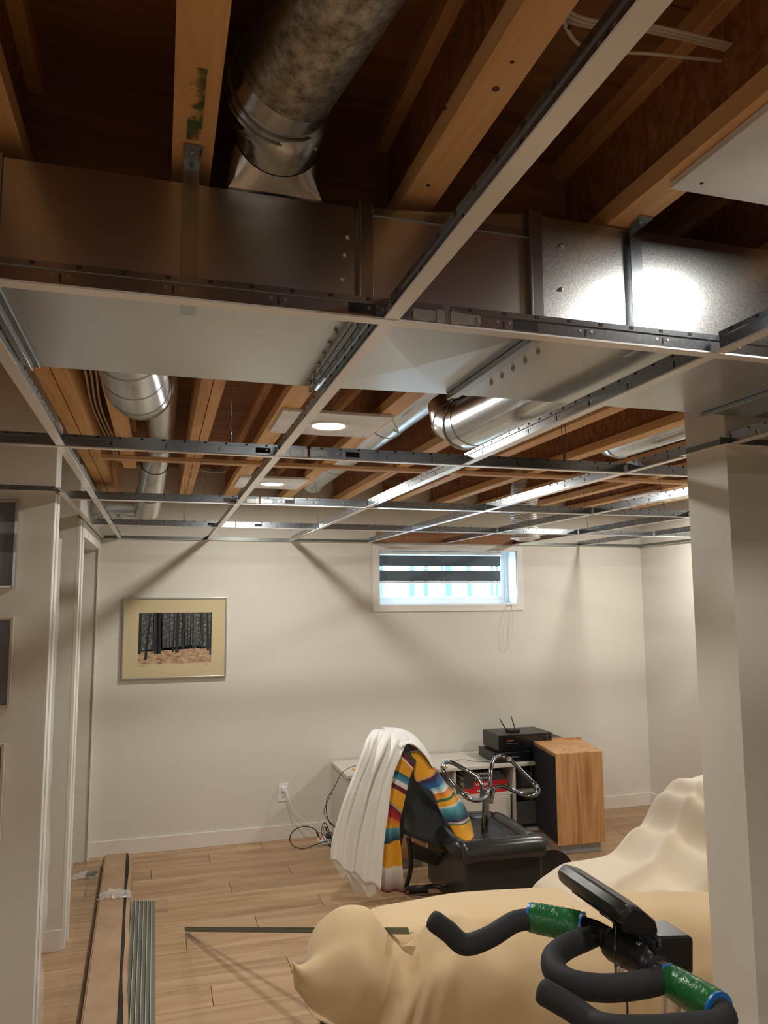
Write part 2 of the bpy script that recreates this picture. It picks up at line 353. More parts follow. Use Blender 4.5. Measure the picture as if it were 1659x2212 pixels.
# perimeter wall angle
ANG = [mat('angle_inner_leg', (.20,.22,.20,1), .35, .7), TWHITE]
def angle(name, p0, p1, nrm, lab=None):
    p0 = Vector(p0 + (ZG,)); p1 = Vector(p1 + (ZG,)); n = Vector(nrm + (0,)); d = (p1-p0).normalized()
    m = MB(); m.obox((p0+p1)/2 + n*.0118, (p1-p0)/2, n*.0118, (0,0,.0006), 1); m.obox((p0+p1)/2 + n*.0007+Vector((0,0,.0118)), (p1-p0)/2, n*.0007, (0,0,.0115), 0)
    L = (p1-p0).length; i = .3
    while i < L:
        m.obox(p0+d*i+n*.003+Vector((0,0,.012)), d*.003, n*.002, (0,0,.003), 2); i += .41
    return struct(m.build(name, ANG + [BLACKG]), lab)
angle('trim_6', (XL, YB), (XR, YB), (0,-1)); angle('trim_7', (XR, 1.94), (XR, YB), (-1,0)); angle('trim_8', (-3, 3.25), (XL, 3.25), (0,-1))
angle('trim_9', (XL+.012, 3.25), (XL+.012, YB), (1,0)); angle('trim_10', (1.54, 1.77), (1.54, 1.94), (-1,0)); angle('trim_11', (1.52, 1.77), (4.1, 1.77), (0,-1)); angle('trim_12', (1.54, 1.94), (XR, 1.94), (0,1))

# ================================================================ WINDOW
w1 = bpy.data.objects.new('window_1', None); w1.location = (2.2, YB, WZ0); COL.objects.link(w1); struct(w1, 'white basement slider window below the ceiling grid')
t = MB(); cw = .052; ycf = YB-.014
t.box(WX0-cw, WX0, ycf, YB, WZ0-cw, WZ1+.04); t.box(WX1, WX1+cw, ycf, YB, WZ0-cw, WZ1+.04); t.box(WX0, WX1, ycf, YB, WZ0-cw, WZ0); t.box(WX0, WX1, ycf, YB, WZ1, WZ1+.04)
t.build('casing', WHITE, w1, bevel=.002)
YW = YB+.15
t = MB(); t.box(WX0, WX0+.006, YB, YW+.06, WZ0, WZ1); t.box(WX1-.006, WX1, YB, YW+.06, WZ0, WZ1); t.box(WX0, WX1, YB, YW+.06, WZ0, WZ0+.006); t.box(WX0, WX1, YB, YW+.06, WZ1-.006, WZ1)
t.build('jamb', VINYL, w1)
def rect_frame(m, x0, x1, z0, z1, y0, y1, w_):
    m.box(x0, x0+w_, y0, y1, z0, z1); m.box(x1-w_, x1, y0, y1, z0, z1); m.box(x0+w_, x1-w_, y0, y1, z0, z0+w_); m.box(x0+w_, x1-w_, y0, y1, z1-w_, z1); return m
rect_frame(MB(), WX0+.006, WX1-.006, WZ0+.006, WZ1-.006, YW, YW+.06, .028).build('frame', VINYL, w1, bevel=.002)
for x0, x1, y in ((WX0+.034, 2.235, YW+.035), (2.20, WX1-.034, YW+.012)):
    s_ = rect_frame(MB(), x0, x1, WZ0+.034, WZ1-.034, y, y+.022, .03).build('sash', VINYL, w1, bevel=.002)
    MB().box(x0+.028, x1-.028, y+.009, y+.013, WZ0+.06, WZ1-.06).build('pane', GLASS, s_)
# zebra roller blind hanging in the recess
bl = thing('zebra_blind', 'half-lowered zebra roller blind with dark bands inside the basement window', 'blind', (2.2, YB+.09, WZ1))
bx0, bx1, yb = WX0+.012, WX1-.10, YB+.085
MB().box(bx0, bx1, yb-.03, yb+.03, 2.066, 2.092).build('cassette', VINYL, bl, bevel=.004)
for z0, z1, mt, nm in ((2.058,2.068,SHEERB,'sheer_band'), (1.976,2.058,BLINDD,'dark_band'), (1.939,1.976,SHEERB,'sheer_band'), (1.857,1.939,BLINDD,'dark_band')):
    dz = .0
    MB().box(bx0+.005, bx1-.005, yb-.001, yb+.001, z0-dz, z1-dz).build(nm, mt, bl)
MB().box(bx0+.005, bx1-.005, yb-.006, yb+.006, 1.838, 1.856).build('bottom_rail', VINYL, bl, bevel=.003)
c = MB(); zz = [2.07,1.9,1.75,1.66,1.55,1.42,1.38]
c.tube(spl([(bx1+.03, yb-.03, 2.07), (bx1+.035, yb-.05, 1.8), (bx1+.04, YB-.028, 1.6), (bx1+.02, YB-.028, 1.36), (bx1-.03, YB-.026, 1.31), (bx1-.055, YB-.028, 1.40), (bx1-.02, YB-.03, 1.6), (bx1+.015, yb-.05, 1.8), (bx1+.012, yb-.03, 2.07)]), .0014, 5)
c.build('pull_cord', PAPER, bl, smooth=True)
MB().box(bx1+.005, bx1+.05, YB-.03, YB+.02, WZ0-.01, WZ0+.004).build('cord_holder', PLASTW, bl)
# outdoors
struct(MB().box(-14, 26, 6.0, 40, 1.2, 1.62).build('snow_ground', SNOW), 'snow outside the basement window')
rt = random.Random(5)
for i in range(48):
    x = -1 + i*.48 + rt.uniform(-.12, .12); y = 16 + (i*7 % 5)*2.2 + rt.uniform(-.3, .3); r_ = rt.uniform(.03, .085)
    lean = rt.uniform(-.15, .15)
    tt = MB(); tt.tube([(x, y, 1.55), (x+lean*.3, y, 4.0), (x+lean, y+.2, 7.5)], [r_, r_*.8, r_*.4], 8)
    for b_ in range(4):
        z = rt.uniform(2.6, 6.5); a = rt.uniform(0, 6.28); L = rt.uniform(.2, .4); bxp = x+lean*(z-1.5)/6
        tt.tube([(bxp, y, z), (bxp+math.cos(a)*L, y+math.sin(a)*L, z+L*.6)], [r_*.35, r_*.1], 5)
    tag(tt.build('bare_tree', BARK), 'bare winter tree trunk seen blurred through the basement window', 'tree', 'bare trees outside the window')

# ================================================================ CEILING GRID
RY = [-0.08, 1.098, 2.277, 3.477, 4.649, 5.676]
CX = [-0.2757 + .6096*i for i in range(7)]
def tee(name, p0, p1, label, cat, group, splice=None, h=.038):
    p0 = Vector(p0 + (ZG,)); p1 = Vector(p1 + (ZG,)); d = (p1-p0).normalized(); s = d.cross(Vector((0,0,1))); c = (p0+p1)/2; hl = (p1-p0)/2; L = (p1-p0).length
    U = Vector((0,0,1)); lift = .0 if name == 'main_runner' else .0012
    t = thing(name, label, cat, tuple(c), group)
    MB().obox(c+U*(lift+.0006), hl, s*.0118, U*.0006).obox(c+U*(lift+.0018)+s*.0112, hl, s*.0006, U*.0012).obox(c+U*(lift+.0018)-s*.0112, hl, s*.0006, U*.0012).build('face_flange', TWHITE, t)
    w_ = MB(); w_.obox(c+U*(lift+.016), hl*.998, s*.0007, U*.015); w_.obox(c+U*(lift+h-.005), hl*.996, s*.0028, U*.0048)
    w_.build('web', GALT, t)
    # punched hooks on the bulb, rivet pairs and slots on the web
    q = MB(); i = .04
    while i < L-.03:
        q.obox(p0+d*i+U*(lift+h-.004), d*.0035, s*.0034, U*.0024, 0); i += .06
    i = .10
    while i < L-.05:
        for a in (-.011, .011): q.obox(p0+d*(i+a)+U*(lift+.020), d*.0022, s*.0014, U*.0022, 1)
        q.obox(p0+d*i+U*(lift+.017), d*.0012, s*.0014, U*.006, 0); i += .152
    o = q.build('punched_slots', [BLACKG, SCREW], t); o['kind'] = 'stuff'
    if splice is not None:
        f_ = p1 if splice else p0; sg = -1 if splice else 1
        MB().obox(f_+d*sg*.03+U*(lift+.018), d*.026, s*.0022, U*.009).obox(f_+d*sg*.012+U*(lift+.018), d*.006, s*.004, U*.011).obox(f_+d*sg*.055+U*(lift+.018), d*.003, s*.004, U*.006).build('splice_clip', SCREW, t)
        MB().obox(f_+d*sg*.14+U*(lift+.019), d*.022, s*.0012, U*.008).build('knockout', BLACKG, t)
    return t
ordn = ['first', 'second', 'third', 'fourth']
for i in range(4):
    y = RY[i+1]; xa = -2.98 if i < 2 else XL+.02; xb = 4.08 if i == 0 else XR-.004
    wh = ['nearest the camera, in front of the sheet metal duct', 'just beyond the sheet metal duct', 'third out from the camera', 'nearest the window wall'][i]
    tee('main_runner', (xa, y), (.43, y), 'left-hand white main runner %s' % wh, 'ceiling rail', 'main runners of the ceiling grid', 1)
    tee('main_runner', (.43, y), (xb, y), 'right-hand white main runner %s' % wh, 'ceiling rail', 'main runners of the ceiling grid', 0)
tee('main_runner', (-2.98, RY[0]), (4.08, RY[0]), 'white main runner overhead behind the camera', 'ceiling rail', 'main runners of the ceiling grid')
posn = ['leftmost', 'second from left', 'third from left', 'fourth from left', 'fifth from left', 'sixth from left', 'rightmost']
bay = ['overhead before the nearest main runner', 'under the sheet metal duct', 'between the second and third main runners', 'between the third and fourth main runners', 'resting on the window wall angle']
for b in range(5):
    for c in range(7):
        y0, y1 = RY[b]+.0125, RY[b+1]-.0125
        if b == 0 and c not in (0, 1, 2, 3): continue
        if b == 1 and c > 3: continue
        if b == 1 and c == 3:
            tee('cross_tee', (CX[3], y0), (CX[3], 1.768), 'short white cross tee ending on the wall corner under the duct', 'ceiling rail', 'cross tees of the ceiling grid')
            y0 = 1.945; tee('cross_tee', (CX[3], y0), (CX[3], y1), 'short shiny cross tee running from the wall corner to the second main runner', 'ceiling rail', 'cross tees of the ceiling grid'); continue
        if b == 4: y1 = YB-.002
        tee('cross_tee', (CX[c], y0), (CX[c], y1), '%s white cross tee %s' % (posn[c], bay[b]), 'ceiling rail', 'cross tees of the ceiling grid')
# hanger wires
def wire(x, y, dx, dy, zt, lab, dbl=False):
    m = MB(); p = [(x, y, ZG+.035), (x+.003, y, ZG+.06), (x-.002+dx*.2, y+dy*.2, ZG+.08), (x+dx*.5, y+dy*.5, (ZG+zt)/2+.02), (x+dx, y+dy, zt)]
    m.tube(spl(p, 5), .0011, 5)
    if dbl: m.tube(spl([(x+.002, y, ZG+.035), (x+.008, y, ZG+.075), (x+dx*.5+.015, y+dy*.5, (ZG+zt)/2-.02), (x+dx+.004, y+dy, zt)], 5), .0011, 5)
    tw = [(x+math.cos(a*1.3)*.0028, y+math.sin(a*1.3)*.0028, ZG+.03+a*.0022) for a in range(24)]
    m.tube(tw, .0011, 4)
    tag(m.build('hanger_wire', WIREB, smooth=True), lab, 'wire', 'ceiling grid hanger wires')
wire(.193, 2.277, -.006, -.10, 2.46, 'twisted black hanger wire left of the nearer drywall light panel')
wire(1.312, 2.277, -.04, -.05, 2.46, 'looped black hanger wire above the second main runner at right', True)
wire(.182, 3.477, -.03, -.05, 2.46, 'thin hanger wire left of the farther drywall light panel')
wire(1.29, 3.477, -.03, 0, 2.46, 'thin hanger wire above the third main runner, left of the foil duct')
wire(.129, 4.649, .0, 0, 2.45, 'thin hanger wire in front of the wall above the forest picture')
wire(.941, 4.649, -.02, 0, 2.45, 'thin hanger wire in front of the wall left of the window')
wire(2.6, 3.477, -.01, .03, 2.46, 'thin hanger wire above the third main runner, right of the foil duct')
wire(2.85, 4.649, -.01, .03, 2.46, 'thin hanger wire by the window wall, right of the foil duct')

# ================================================================ MAIN DUCT
D = thing('supply_duct', 'long rectangular galvanised sheet metal supply duct crossing the ceiling', 'duct', (.3, 1.43, 2.20))
YN, ZB = 1.222, 2.20
def dsec(x0, x1, yf0, yf1, zt0, zt1, mt, cross=False):
    m = MB()
    if cross:
        c = ((x0+x1)/2, (YN+yf0)/2, ZB-.006)
        P = [(x0,YN,ZB),(x1,YN,ZB),(x1,yf1,ZB),(x0,yf0,ZB),c,(x0,YN,zt0),(x1,YN,zt1),(x1,yf1,zt1),(x0,yf0,zt0)]
        m.add(P, [(0,1,4),(1,2,4),(2,3,4),(3,0,4),(0,5,6,1),(1,6,7,2),(2,7,8,3),(3,8,5,0),(5,8,7,6)])
    else:
        # gently oil-canned panels
        nx, ny = 14, 6; rows = []
        def dz(a, b): return math.sin(PI*a)*math.sin(PI*b)*.0025
        def P(a, b):  # perimeter b 0..4
            x = x0+(x1-x0)*a; yf = yf0+(yf1-yf0)*a; zt = zt0+(zt1-zt0)*a
            if b <= 1: return (x, YN+(yf-YN)*b, ZB-dz(a, b))
            if b <= 2: return (x, yf, ZB+(zt-ZB)*(b-1))
            if b <= 3: return (x, yf+(YN-yf)*(b-2), zt)
            return (x, YN-dz(a, b-3)*.5, zt+(ZB-zt)*(b-3))
        for i in range(nx+1): rows.append([P(i/nx, k*4/(4*ny)) for k in range(4*ny)])
        m.grid(rows, closed=True)
    return m.build('duct_section', mt, D, smooth=not cross, auto=30)
secs = [(-2.95,-1.6,1.66,1.66,2.4,2.4,GAL,0),(-1.6,-.262,1.66,1.66,2.4,2.4,GAL,0),(-.25,.318,1.66,1.66,2.4,2.4,GAL,0),(.338,.645,1.66,1.64,2.40,2.436,GAL,1),(.668,1.36,1.64,1.64,2.436,2.436,GALS,0),(1.372,2.75,1.64,1.64,2.436,2.436,GALS,0),(2.76,4.09,1.64,1.64,2.436,2.436,GALS,0)]
for s_ in secs: dsec(*s_[:7], cross=bool(s_[7]))
def cleat(x0, x1, yf, zt, t=.007):
    m = MB(); m.box(x0, x1, YN-t, YN+.004, ZB-t, zt+.004); m.box(x0, x1, yf-.004, yf+t, ZB-t, zt+.004); m.box(x0, x1, YN+.004, yf-.004, ZB-t, ZB+.003); m.box(x0, x1, YN+.004, yf-.004, zt, zt+.004)
    m.box(x0-.003, x0+.002, YN-t-.006, YN, ZB-t-.004, zt+.004); m.box(x0-.003, x0+.002, YN, yf+.004, ZB-t-.007, ZB-.001)
    m.build('seam_cleat', GALT, D, bevel=.001)
cleat(.316, .342, 1.66, 2.404); cleat(.643, .670, 1.64, 2.438); cleat(-.264, -.248, 1.66, 2.402, .003); cleat(1.358, 1.374, 1.64, 2.438, .003); cleat(-1.61, -1.59, 1.66, 2.402, .004); cleat(2.748, 2.762, 1.64, 2.438, .003)
MB().box(.336, .646, YN-.003, YN+.002, 2.39, 2.404).build('lip', GALT, D)
def screw(p, n, parent, r=.0042):
    p = Vector(p); n = Vector(n).normalized(); m = MB(); m.tube([p-n*.001, p+n*.0015, p+n*.004], [r, r, r*.55], 8); a = n.orthogonal().normalized()
    m.obox(p+n*.005, a*.003, n*.0012, a.cross(n)*.0008)
    m.build('screw', SCREW, parent)
for k in range(6): screw((.292+k*.003, 1.29+k*.066, ZB-.002), (0,0,-1), D)
for k in range(5): screw((.70, 1.30+k*.055, ZB-.002), (0,0,-1), D)
for x, z in ((.298,2.344),(.293,2.311),(.289,2.267),(.714,2.383),(.709,2.296)): screw((x, YN-.001, z), (0,-1,0), D)
# hanger straps from joists around the duct
def strap(x, zt, lab):
    w_ = .0125; t = thing('hanger_strap', lab, 'strap', (x, 1.2, 2.3), 'duct hanger straps'); e = .0015
    MB().box(x-w_, x+w_, YN-.014, YN-.012, ZB-.011, ZJ-.004).build('band', GALT, t)
    MB().box(x-w_, x+w_, YN-.014, YN+.03, ZB-.0125, ZB-.011).build('lower_hook', GALT, t)
    MB().add([(x-w_,YN-.013,ZJ-.004),(x+w_,YN-.013,ZJ-.004),(x+w_+.004,YN-.05,ZJ-.001),(x-w_-.002,YN-.052,ZJ-.001),(x-w_,YN-.013,ZJ-.0055),(x+w_,YN-.013,ZJ-.0055),(x+w_+.004,YN-.05,ZJ-.0035),(x-w_-.002,YN-.052,ZJ-.0035)],
             [(0,1,2,3),(7,6,5,4),(0,4,5,1),(1,5,6,2),(2,6,7,3),(3,7,4,0)]).build('upper_hook', GALT, t)
    screw((x, YN-.032, ZJ-.004), (0,0,-1), t)
strap(.032, ZJ, 'galvanised strap hanging the duct from the joist with the green mark')
strap(.868, ZJ, 'galvanised strap on the duct beside the bright lamp reflection')

# ================================================================ ROUND PIPES
def arc(c, a, b, r, a0, a1, n=8):
    c = Vector(c); a = Vector(a).normalized(); b = Vector(b).normalized()
    return [c + a*math.cos(a0+(a1-a0)*i/n)*r + b*math.sin(a0+(a1-a0)*i/n)*r for i in range(n+1)]
def ringp(m, p, d, r, w_=.006, h=.004, n=32):
    p = Vector(p); d = Vector(d).normalized(); m.tube([p-d*w_/2, p-d*w_/4, p+d*w_/4, p+d*w_/2], [r, r+h, r+h, r], n)
P1 = thing('round_duct', 'weathered round galvanised branch duct overhead between the joists', 'duct', (.17, 1.1, 2.5), 'round branch ducts')
ax = Vector((.17, -.70, .07)).normalized(); c0 = Vector((.160, 1.10, 2.510))
MB().tube([c0, c0+ax*.9, c0+ax*1.9], .079, 40).build('pipe', GALD, P1, smooth=True)
m = MB(); m.tube([c0-ax*.002, c0-ax*.03], [.0815, .0815], 40); 
m.tube([c0+ax*.035, c0-ax*.004], [.0802, .0806], 40); m.build('collar', GALP, P1, smooth=True)
m = MB(); ringp(m, c0-ax*.006, ax, .081, .007, .004, 40); ringp(m, c0-ax*.022, ax, .081, .006, .003, 40); m.build('bead', GALT, P1, smooth=True)
e1 = Vector((.170, 1.160, 2.492))
MB().tube([c0-ax*.03, e1+Vector((0,-.015,0)), e1+Vector((0,.03,-.004))], [.078, .075, .073], 40).build('elbow', GALP, P1, smooth=True)
m = MB(); B0 = []; B1 = []
for k in range(32):
    a = 2*PI*k/32; cx_, cz_ = math.cos(a), math.sin(a); B1.append((.170+.074*cx_, 1.185, 2.488+.074*cz_))
    q = max(abs(cx_), abs(cz_)); sx, sz = cx_/q, cz_/q
    B0.append((.172+.082*sx, YN+.055+.05*sz, 2.402))
mid = [tuple((Vector(a)*.5+Vector(b)*.5)) for a, b in zip(B0, B1)]
m.grid([B1, mid, B0], closed=True); m.build('boot', GALP, P1, smooth=True, auto=60)
for a in (-.055, .052): screw((.17+a, 1.135, 2.445), (a*4, -.6, -1), P1)
m = MB(); m.obox((.215, .66, 2.425), (.018,.0,0), (0,.006,.0), (0,0,.004)); m.tube([(.235,.68,2.425),(.222,.66,2.416),(.206,.665,2.42)], .003, 6); m.build('pulled_tab', GALD, P1)

def pipe(name, label, path, r, rings=(), mt=GALP, ext=None, group='round branch ducts'):
    t = thing(name, label, 'duct', tuple(path[0]), group)
    MB().tube(path, r, 36).build('pipe', mt, t, smooth=True, auto=50)
    if rings:
        m = MB()
        for i, hh in rings:
            d = (Vector(path[min(i+1, len(path)-1)])-Vector(path[max(i-1, 0)])); rr = r[i] if isinstance(r, (list, tuple)) else r
            ringp(m, path[i], d, rr, .008, hh, 36)
        m.build('seam_bead', GALT, t, smooth=True)
    return t
# P2 low takeoff with gored elbow, then pipe up in the bay
p2 = [(-.095,1.652,2.320),(-.09,1.90,2.335),(-.085,2.13,2.352),(-.08,2.34,2.362),(-.072,2.43,2.372),(-.06,2.48,2.41),(-.045,2.49,2.48)]
pipe('round_duct', 'big shiny round elbow dropping behind the duct at left', p2, [.080,.085,.090,.093,.093,.090,.08], [(1,.0015),(2,.0015),(3,.002),(4,.003)])
p2b = [(-.03,2.4,2.56),(-.02,3.2,2.56),(-.015,4.12,2.56),(-.02,4.28,2.545),(-.045,4.45,2.49),(-.07,4.72,2.36),(-.09,4.90,2.275)]
pipe('round_duct', 'round duct in the left joist bay bending down towards the left wall', p2b, [.072,.072,.072,.071,.075,.078,.08], [(2,.003),(3,.003),(4,.004),(5,.004)])
t = thing('wall_boot', 'grey sheet metal boot running from the bent duct into the left wall', 'duct', (-.2,4.95,2.3))
m = MB(); A_ = []; B_ = []; C_ = []
for k in range(24):
    a = 2*PI*k/24; cy, cz = math.cos(a), math.sin(a); q = max(abs(cy), abs(cz))
    A_.append((-.06, 4.93+.078*cy, 2.29+.078*cz)); B_.append((-.16, 4.96+.085*cy/q**.5, 2.29+.075*cz/q**.5)); C_.append((-.405, 5.02+.11*cy/q, 2.31+.055*cz/q))
m.grid([A_, B_, C_], closed=True); m.build('boot', GAL, t, smooth=True, auto=50)
m = MB(); m.box(-.408, -.36, 4.85, 5.20, 2.235, 2.40); m.build('collar', GAL, t, bevel=.004)
# P3 / P4
p3 = [(1.085,1.645,2.345),(1.085,2.1,2.355),(1.08,2.50,2.36),(1.075,2.56,2.365),(1.06,2.625,2.40),(1.045,2.645,2.47)]
pipe('round_duct', 'large round galvanised duct below the joists right of the nearer light panel', p3, [.092,.092,.092,.098,.098,.09], [(2,.002),(3,.004),(4,.003)], GALP)
p4 = [(1.02,2.35,2.572),(1.02,3.4,2.572),(1.02,4.5,2.572),(1.02,5.15,2.572),(1.02,5.24,2.53)]
pipe('round_duct', 'long pale round duct running back beside the light panels', p4, [.095,.095,.095,.095,.08], [(1,.003),(2,.002)], GAL)
tag(MB().box(.905,1.235,2.33,2.36,2.444,2.447).build('hanger_strap', GALT), 'bright flat metal strap across the joist bay above the large round duct', 'strap', 'duct hanger straps')
p5 = [(2.30,2.0,2.53),(2.30,3.0,2.53),(2.30,3.42,2.53),(2.30,3.5,2.545),(2.30,3.55,2.58)]
pipe('round_duct', 'shiny round duct at right between the joists beside the wall corner', p5, [.085,.085,.085,.075,.05], [(2,.003)], GALP)
p6 = [(2.68,2.6,2.55),(2.68,4.05,2.55),(2.68,4.12,2.56)]
pipe('round_duct', 'second shiny round duct at far right in the joist bays', p6, [.08,.08,.05], [], GALP)
# foil flex duct and register
m = MB(); N = 90; path = []; rad = []
for i in range(N+1):
    z = 2.60 - (2.60-2.175)*i/N; path.append((2.49+.01*math.sin(i*.09), 4.89, z)); rad.append(.094+(.006 if i % 3 == 0 else -.002)+.004*noise.noise(Vector((i*.4,0,0))))
m.tube(path, rad, 28)
fx = m.build('flexible_foil_duct', FOIL, smooth=True, auto=80); tag(fx, 'crinkled silver foil flex duct hanging above the window', 'duct')
t = thing('air_register', 'round white ceiling register below the foil flex duct', 'vent', (2.49,4.89,2.13))
MB().tube([(2.49,4.89,2.172),(2.49,4.89,2.15),(2.49,4.89,2.14),(2.49,4.89,2.128)], [.085,.10,.106,.07], 32).build('rim', PLASTW, t, smooth=True)
MB().tube([(2.49,4.89,2.128),(2.49,4.89,2.12)], [.055,.05], 24).build('damper', PLASTW, t, smooth=True)

# ================================================================ DRYWALL LIGHT PANELS
def lamp(x, y, z, lab):
    t = thing('recessed_light', lab, 'ceiling light', (x, y, z), 'wafer ceiling lights')
    MB().lathe((x,y,z), [(.088,0),(.088,-.004),(.080,-.007),(.068,-.003),(.068,0)], 40, cap=False).build('trim_ring', PLASTW, t, smooth=True)
    MB().lathe((x,y,z), [(.0675,-.001),(.0675,-.003),(.05,-.0045)], 40).build('lens', LENS, t)
    return t
def panel(x0, x1, y0, y1, lab, scr):
    t = thing('drywall_panel', lab, 'panel', ((x0+x1)/2, (y0+y1)/2, ZJ-.013), 'drywall panels holding the lights')
    MB().box(x0, x1, y0, y1, ZJ-.0135, ZJ-.001).build('board', GYP, t, bevel=.001)
    for p in scr: MB().tube([(p[0],p[1],ZJ-.013),(p[0],p[1],ZJ-.0142)], [.004,.003], 8).build('screw', BLACKG, t)
panel(.432, .865, 2.80, 3.19, 'nearer white drywall panel under the joists, holding a lit round lamp', [(.455,2.82),(.84,2.83),(.455,3.17),(.84,3.16)])
panel(.436, .842, 4.43, 4.86, 'farther white drywall panel under the joists, holding a lit round lamp', [(.455,4.45),(.82,4.46)])
panel(3.20, 3.62, 4.36, 4.80, 'white drywall panel partly hidden far right behind the grid', [])
panel(3.20, 3.62, 2.80, 3.20, 'white drywall panel hidden behind the right wall corner', [])
panel(.835, 1.30, .60, 1.058, 'white drywall panel cut off at the upper right corner of the picture', [(.875,1.028)])
LN = ['lit round lamp in the nearer drywall panel', 'lit round lamp in the farther drywall panel', 'lit round lamp behind the right wall corner', 'lit round lamp far right near the window wall', 'lit round lamp just outside the upper right of the view']
for i, (x, y, e) in enumerate(LAMPS[:5]): lamp(x, y, ZJ-.0135, LN[i])
for x, y, e in LAMPS[5:]: lamp(x, y, ZJ-.0135, 'lit round lamp overhead behind the camera, %s' % ('near the left side wall' if (x < 0 and y > 0) else 'on the right' if x > 0 else 'in the far left corner'))

# ================================================================ CABLES IN THE JOISTS
def cable(pts, r, lab, mt=CABLE, n=8, grp='electrical cables'):
    m = MB(); m.tube(spl(pts, 8), r, n, flat=.6); tag(m.build('electrical_cable', mt, smooth=True), lab, 'cable', grp)
for k in range(3):
    d = k*.011
    cable([(.455,.80+d,2.59-d*.3),(.56,.915+d*.7,2.585),(.70,.90+d,2.58+d*.4),(.842,.905+d*.6,2.585)], .0032, ['uppermost','middle','lowest'][k]+' cream cable of the bundle stretched between upper right joists')
cable([(.50,.86,2.575),(.60,.955,2.57),(.72,.935,2.565),(.842,.93,2.575)], .0032, 'lower cream cable crossing just below the bundle between upper right joists')
for k in range(3):
    d = k*.017
    cable([(-.275+d,1.8,2.5),(-.262+d,2.6,2.5+d*.2),(-.285+d,3.3,2.51),(-.255+d,4.1,2.50),(-.235+d,4.45,2.49),(-.1,4.75+d,2.50)], .004, ['left','middle','right'][k]+' cream cable in the left joist bay beside the doubled joist')
cable([(.115,2.05,2.50),(.0,2.05,2.505),(-.12,2.05,2.50)], .004, 'short pale rod crossing the bay behind the big round elbow')
cable([(.63,2.9,2.45),(.66,2.75,2.58),(.60,2.45,2.55),(.55,2.2,2.45)], .003, 'thin cream cable curling down to the nearer lamp')
cable([(.9,2.93,2.46),(.93,2.98,2.44),(.955,3.02,2.42),(.96,3.1,2.45)], .004, 'pale hooked cable end beside the long pale duct')
for k in range(3):
    cable([(.23,4.9,2.56-k*.012),(.32,4.92,2.55-k*.012),(.40,4.9,2.56-k*.012)], .004, ['upper','middle','lower'][k]+' dark cable crossing the bay behind the farther light panel', WIREB if k < 2 else CABLE)
for j_, x in enumerate((1.32, 1.72, 2.11)):
    for k in range(3):
        cable([(x-.02,4.95,2.55-k*.014),(x+.1,4.94,2.53-k*.014),(x+.3,4.95,2.55-k*.014)], .004, '%s dark cable crossing the %s joist bay before the window' % (['upper','middle','lower'][k], ['left','middle','right'][j_]), WIREB)

# ================================================================ PICTURES ON THE WALLS
FP_SKY = mat('print_canopy', (.2,.25,.2,1), .5); v = coords(FP_SKY); f = noisef(FP_SKY, v, 55, 6, .75)
lk(FP_SKY, ramp(FP_SKY, f, [(.38, (.012,.014,.02,1)), (.52, (.08,.09,.075,1)), (.66, (.42,.45,.36,1))]), BS(FP_SKY).inputs['Base Color'])
FP_GR = mat('print_ground', (.45,.28,.16,1), .5); v = coords(FP_GR, (12,1,40)); f = noisef(FP_GR, v, 1.6, 5, .65)
lk(FP_GR, ramp(FP_GR, f, [(.3, (.12,.06,.035,1)), (.5, (.46,.30,.18,1)), (.7, (.62,.45,.29,1))]), BS(FP_GR).inputs['Base Color'])
FP_TR = mat('print_trunk', (.012,.012,.02,1), .5); FP_TR2 = mat('print_far_trunk', (.06,.055,.055,1), .5); INK = mat('ink', (.12,.08,.05,1), .7)
pf = thing('framed_picture', 'silver framed forest print with a cream mat on the back wall', 'picture', (.118, YB, 1.45))
x0, x1, z0, z1 = -.238, .476, 1.168, 1.735
m = MB(); rect_frame(m, x0, x1, z0, z1, YB-.030, YB-.002, .011); m.build('frame', SILVER, pf, bevel=.002)
px0, px1, pz0, pz1 = -.131, .369, 1.270, 1.627
m = MB(); m.box(x0+.01, px0, YB-.023, YB-.018, z0+.01, z1-.01); m.box(px1, x1-.01, YB-.023, YB-.018, z0+.01, z1-.01); m.box(px0, px1, YB-.023, YB-.018, z0+.01, pz0); m.box(px0, px1, YB-.023, YB-.018, pz1, z1-.01)
m.build('mat_board', MATC, pf)
m = MB(); H = pz1-pz0; Wd = px1-px0; yq = YB-.0205
m.add([(px0,yq,pz0+H*.24),(px1,yq,pz0+H*.30),(px1,yq,pz1),(px0,yq,pz1)], [(0,1,2,3)], 0)
m.add([(px0,yq,pz0),(px1,yq,pz0),(px1,yq,pz0+H*.31),(px0+Wd*.7,yq,pz0+H*.36),(px0+Wd*.3,yq,pz0+H*.30),(px0,yq,pz0+H*.24)], [(0,1,2,3,4,5)], 1)
rt = random.Random(3)
for i in range(46):
    a = rt.uniform(.02, .98); b = rt.uniform(.26, .36); w_ = rt.uniform(.003, .008); ln = rt.uniform(-.01, .01)
    m.add([(px0+Wd*(a-w_),yq-.0002,pz0+H*b),(px0+Wd*(a+w_),yq-.0002,pz0+H*b),(px0+Wd*(a+w_*.7+ln),yq-.0002,pz1),(px0+Wd*(a-w_*.7+ln),yq-.0002,pz1)], [(0,1,2,3)], 3 if i % 3 else 2)
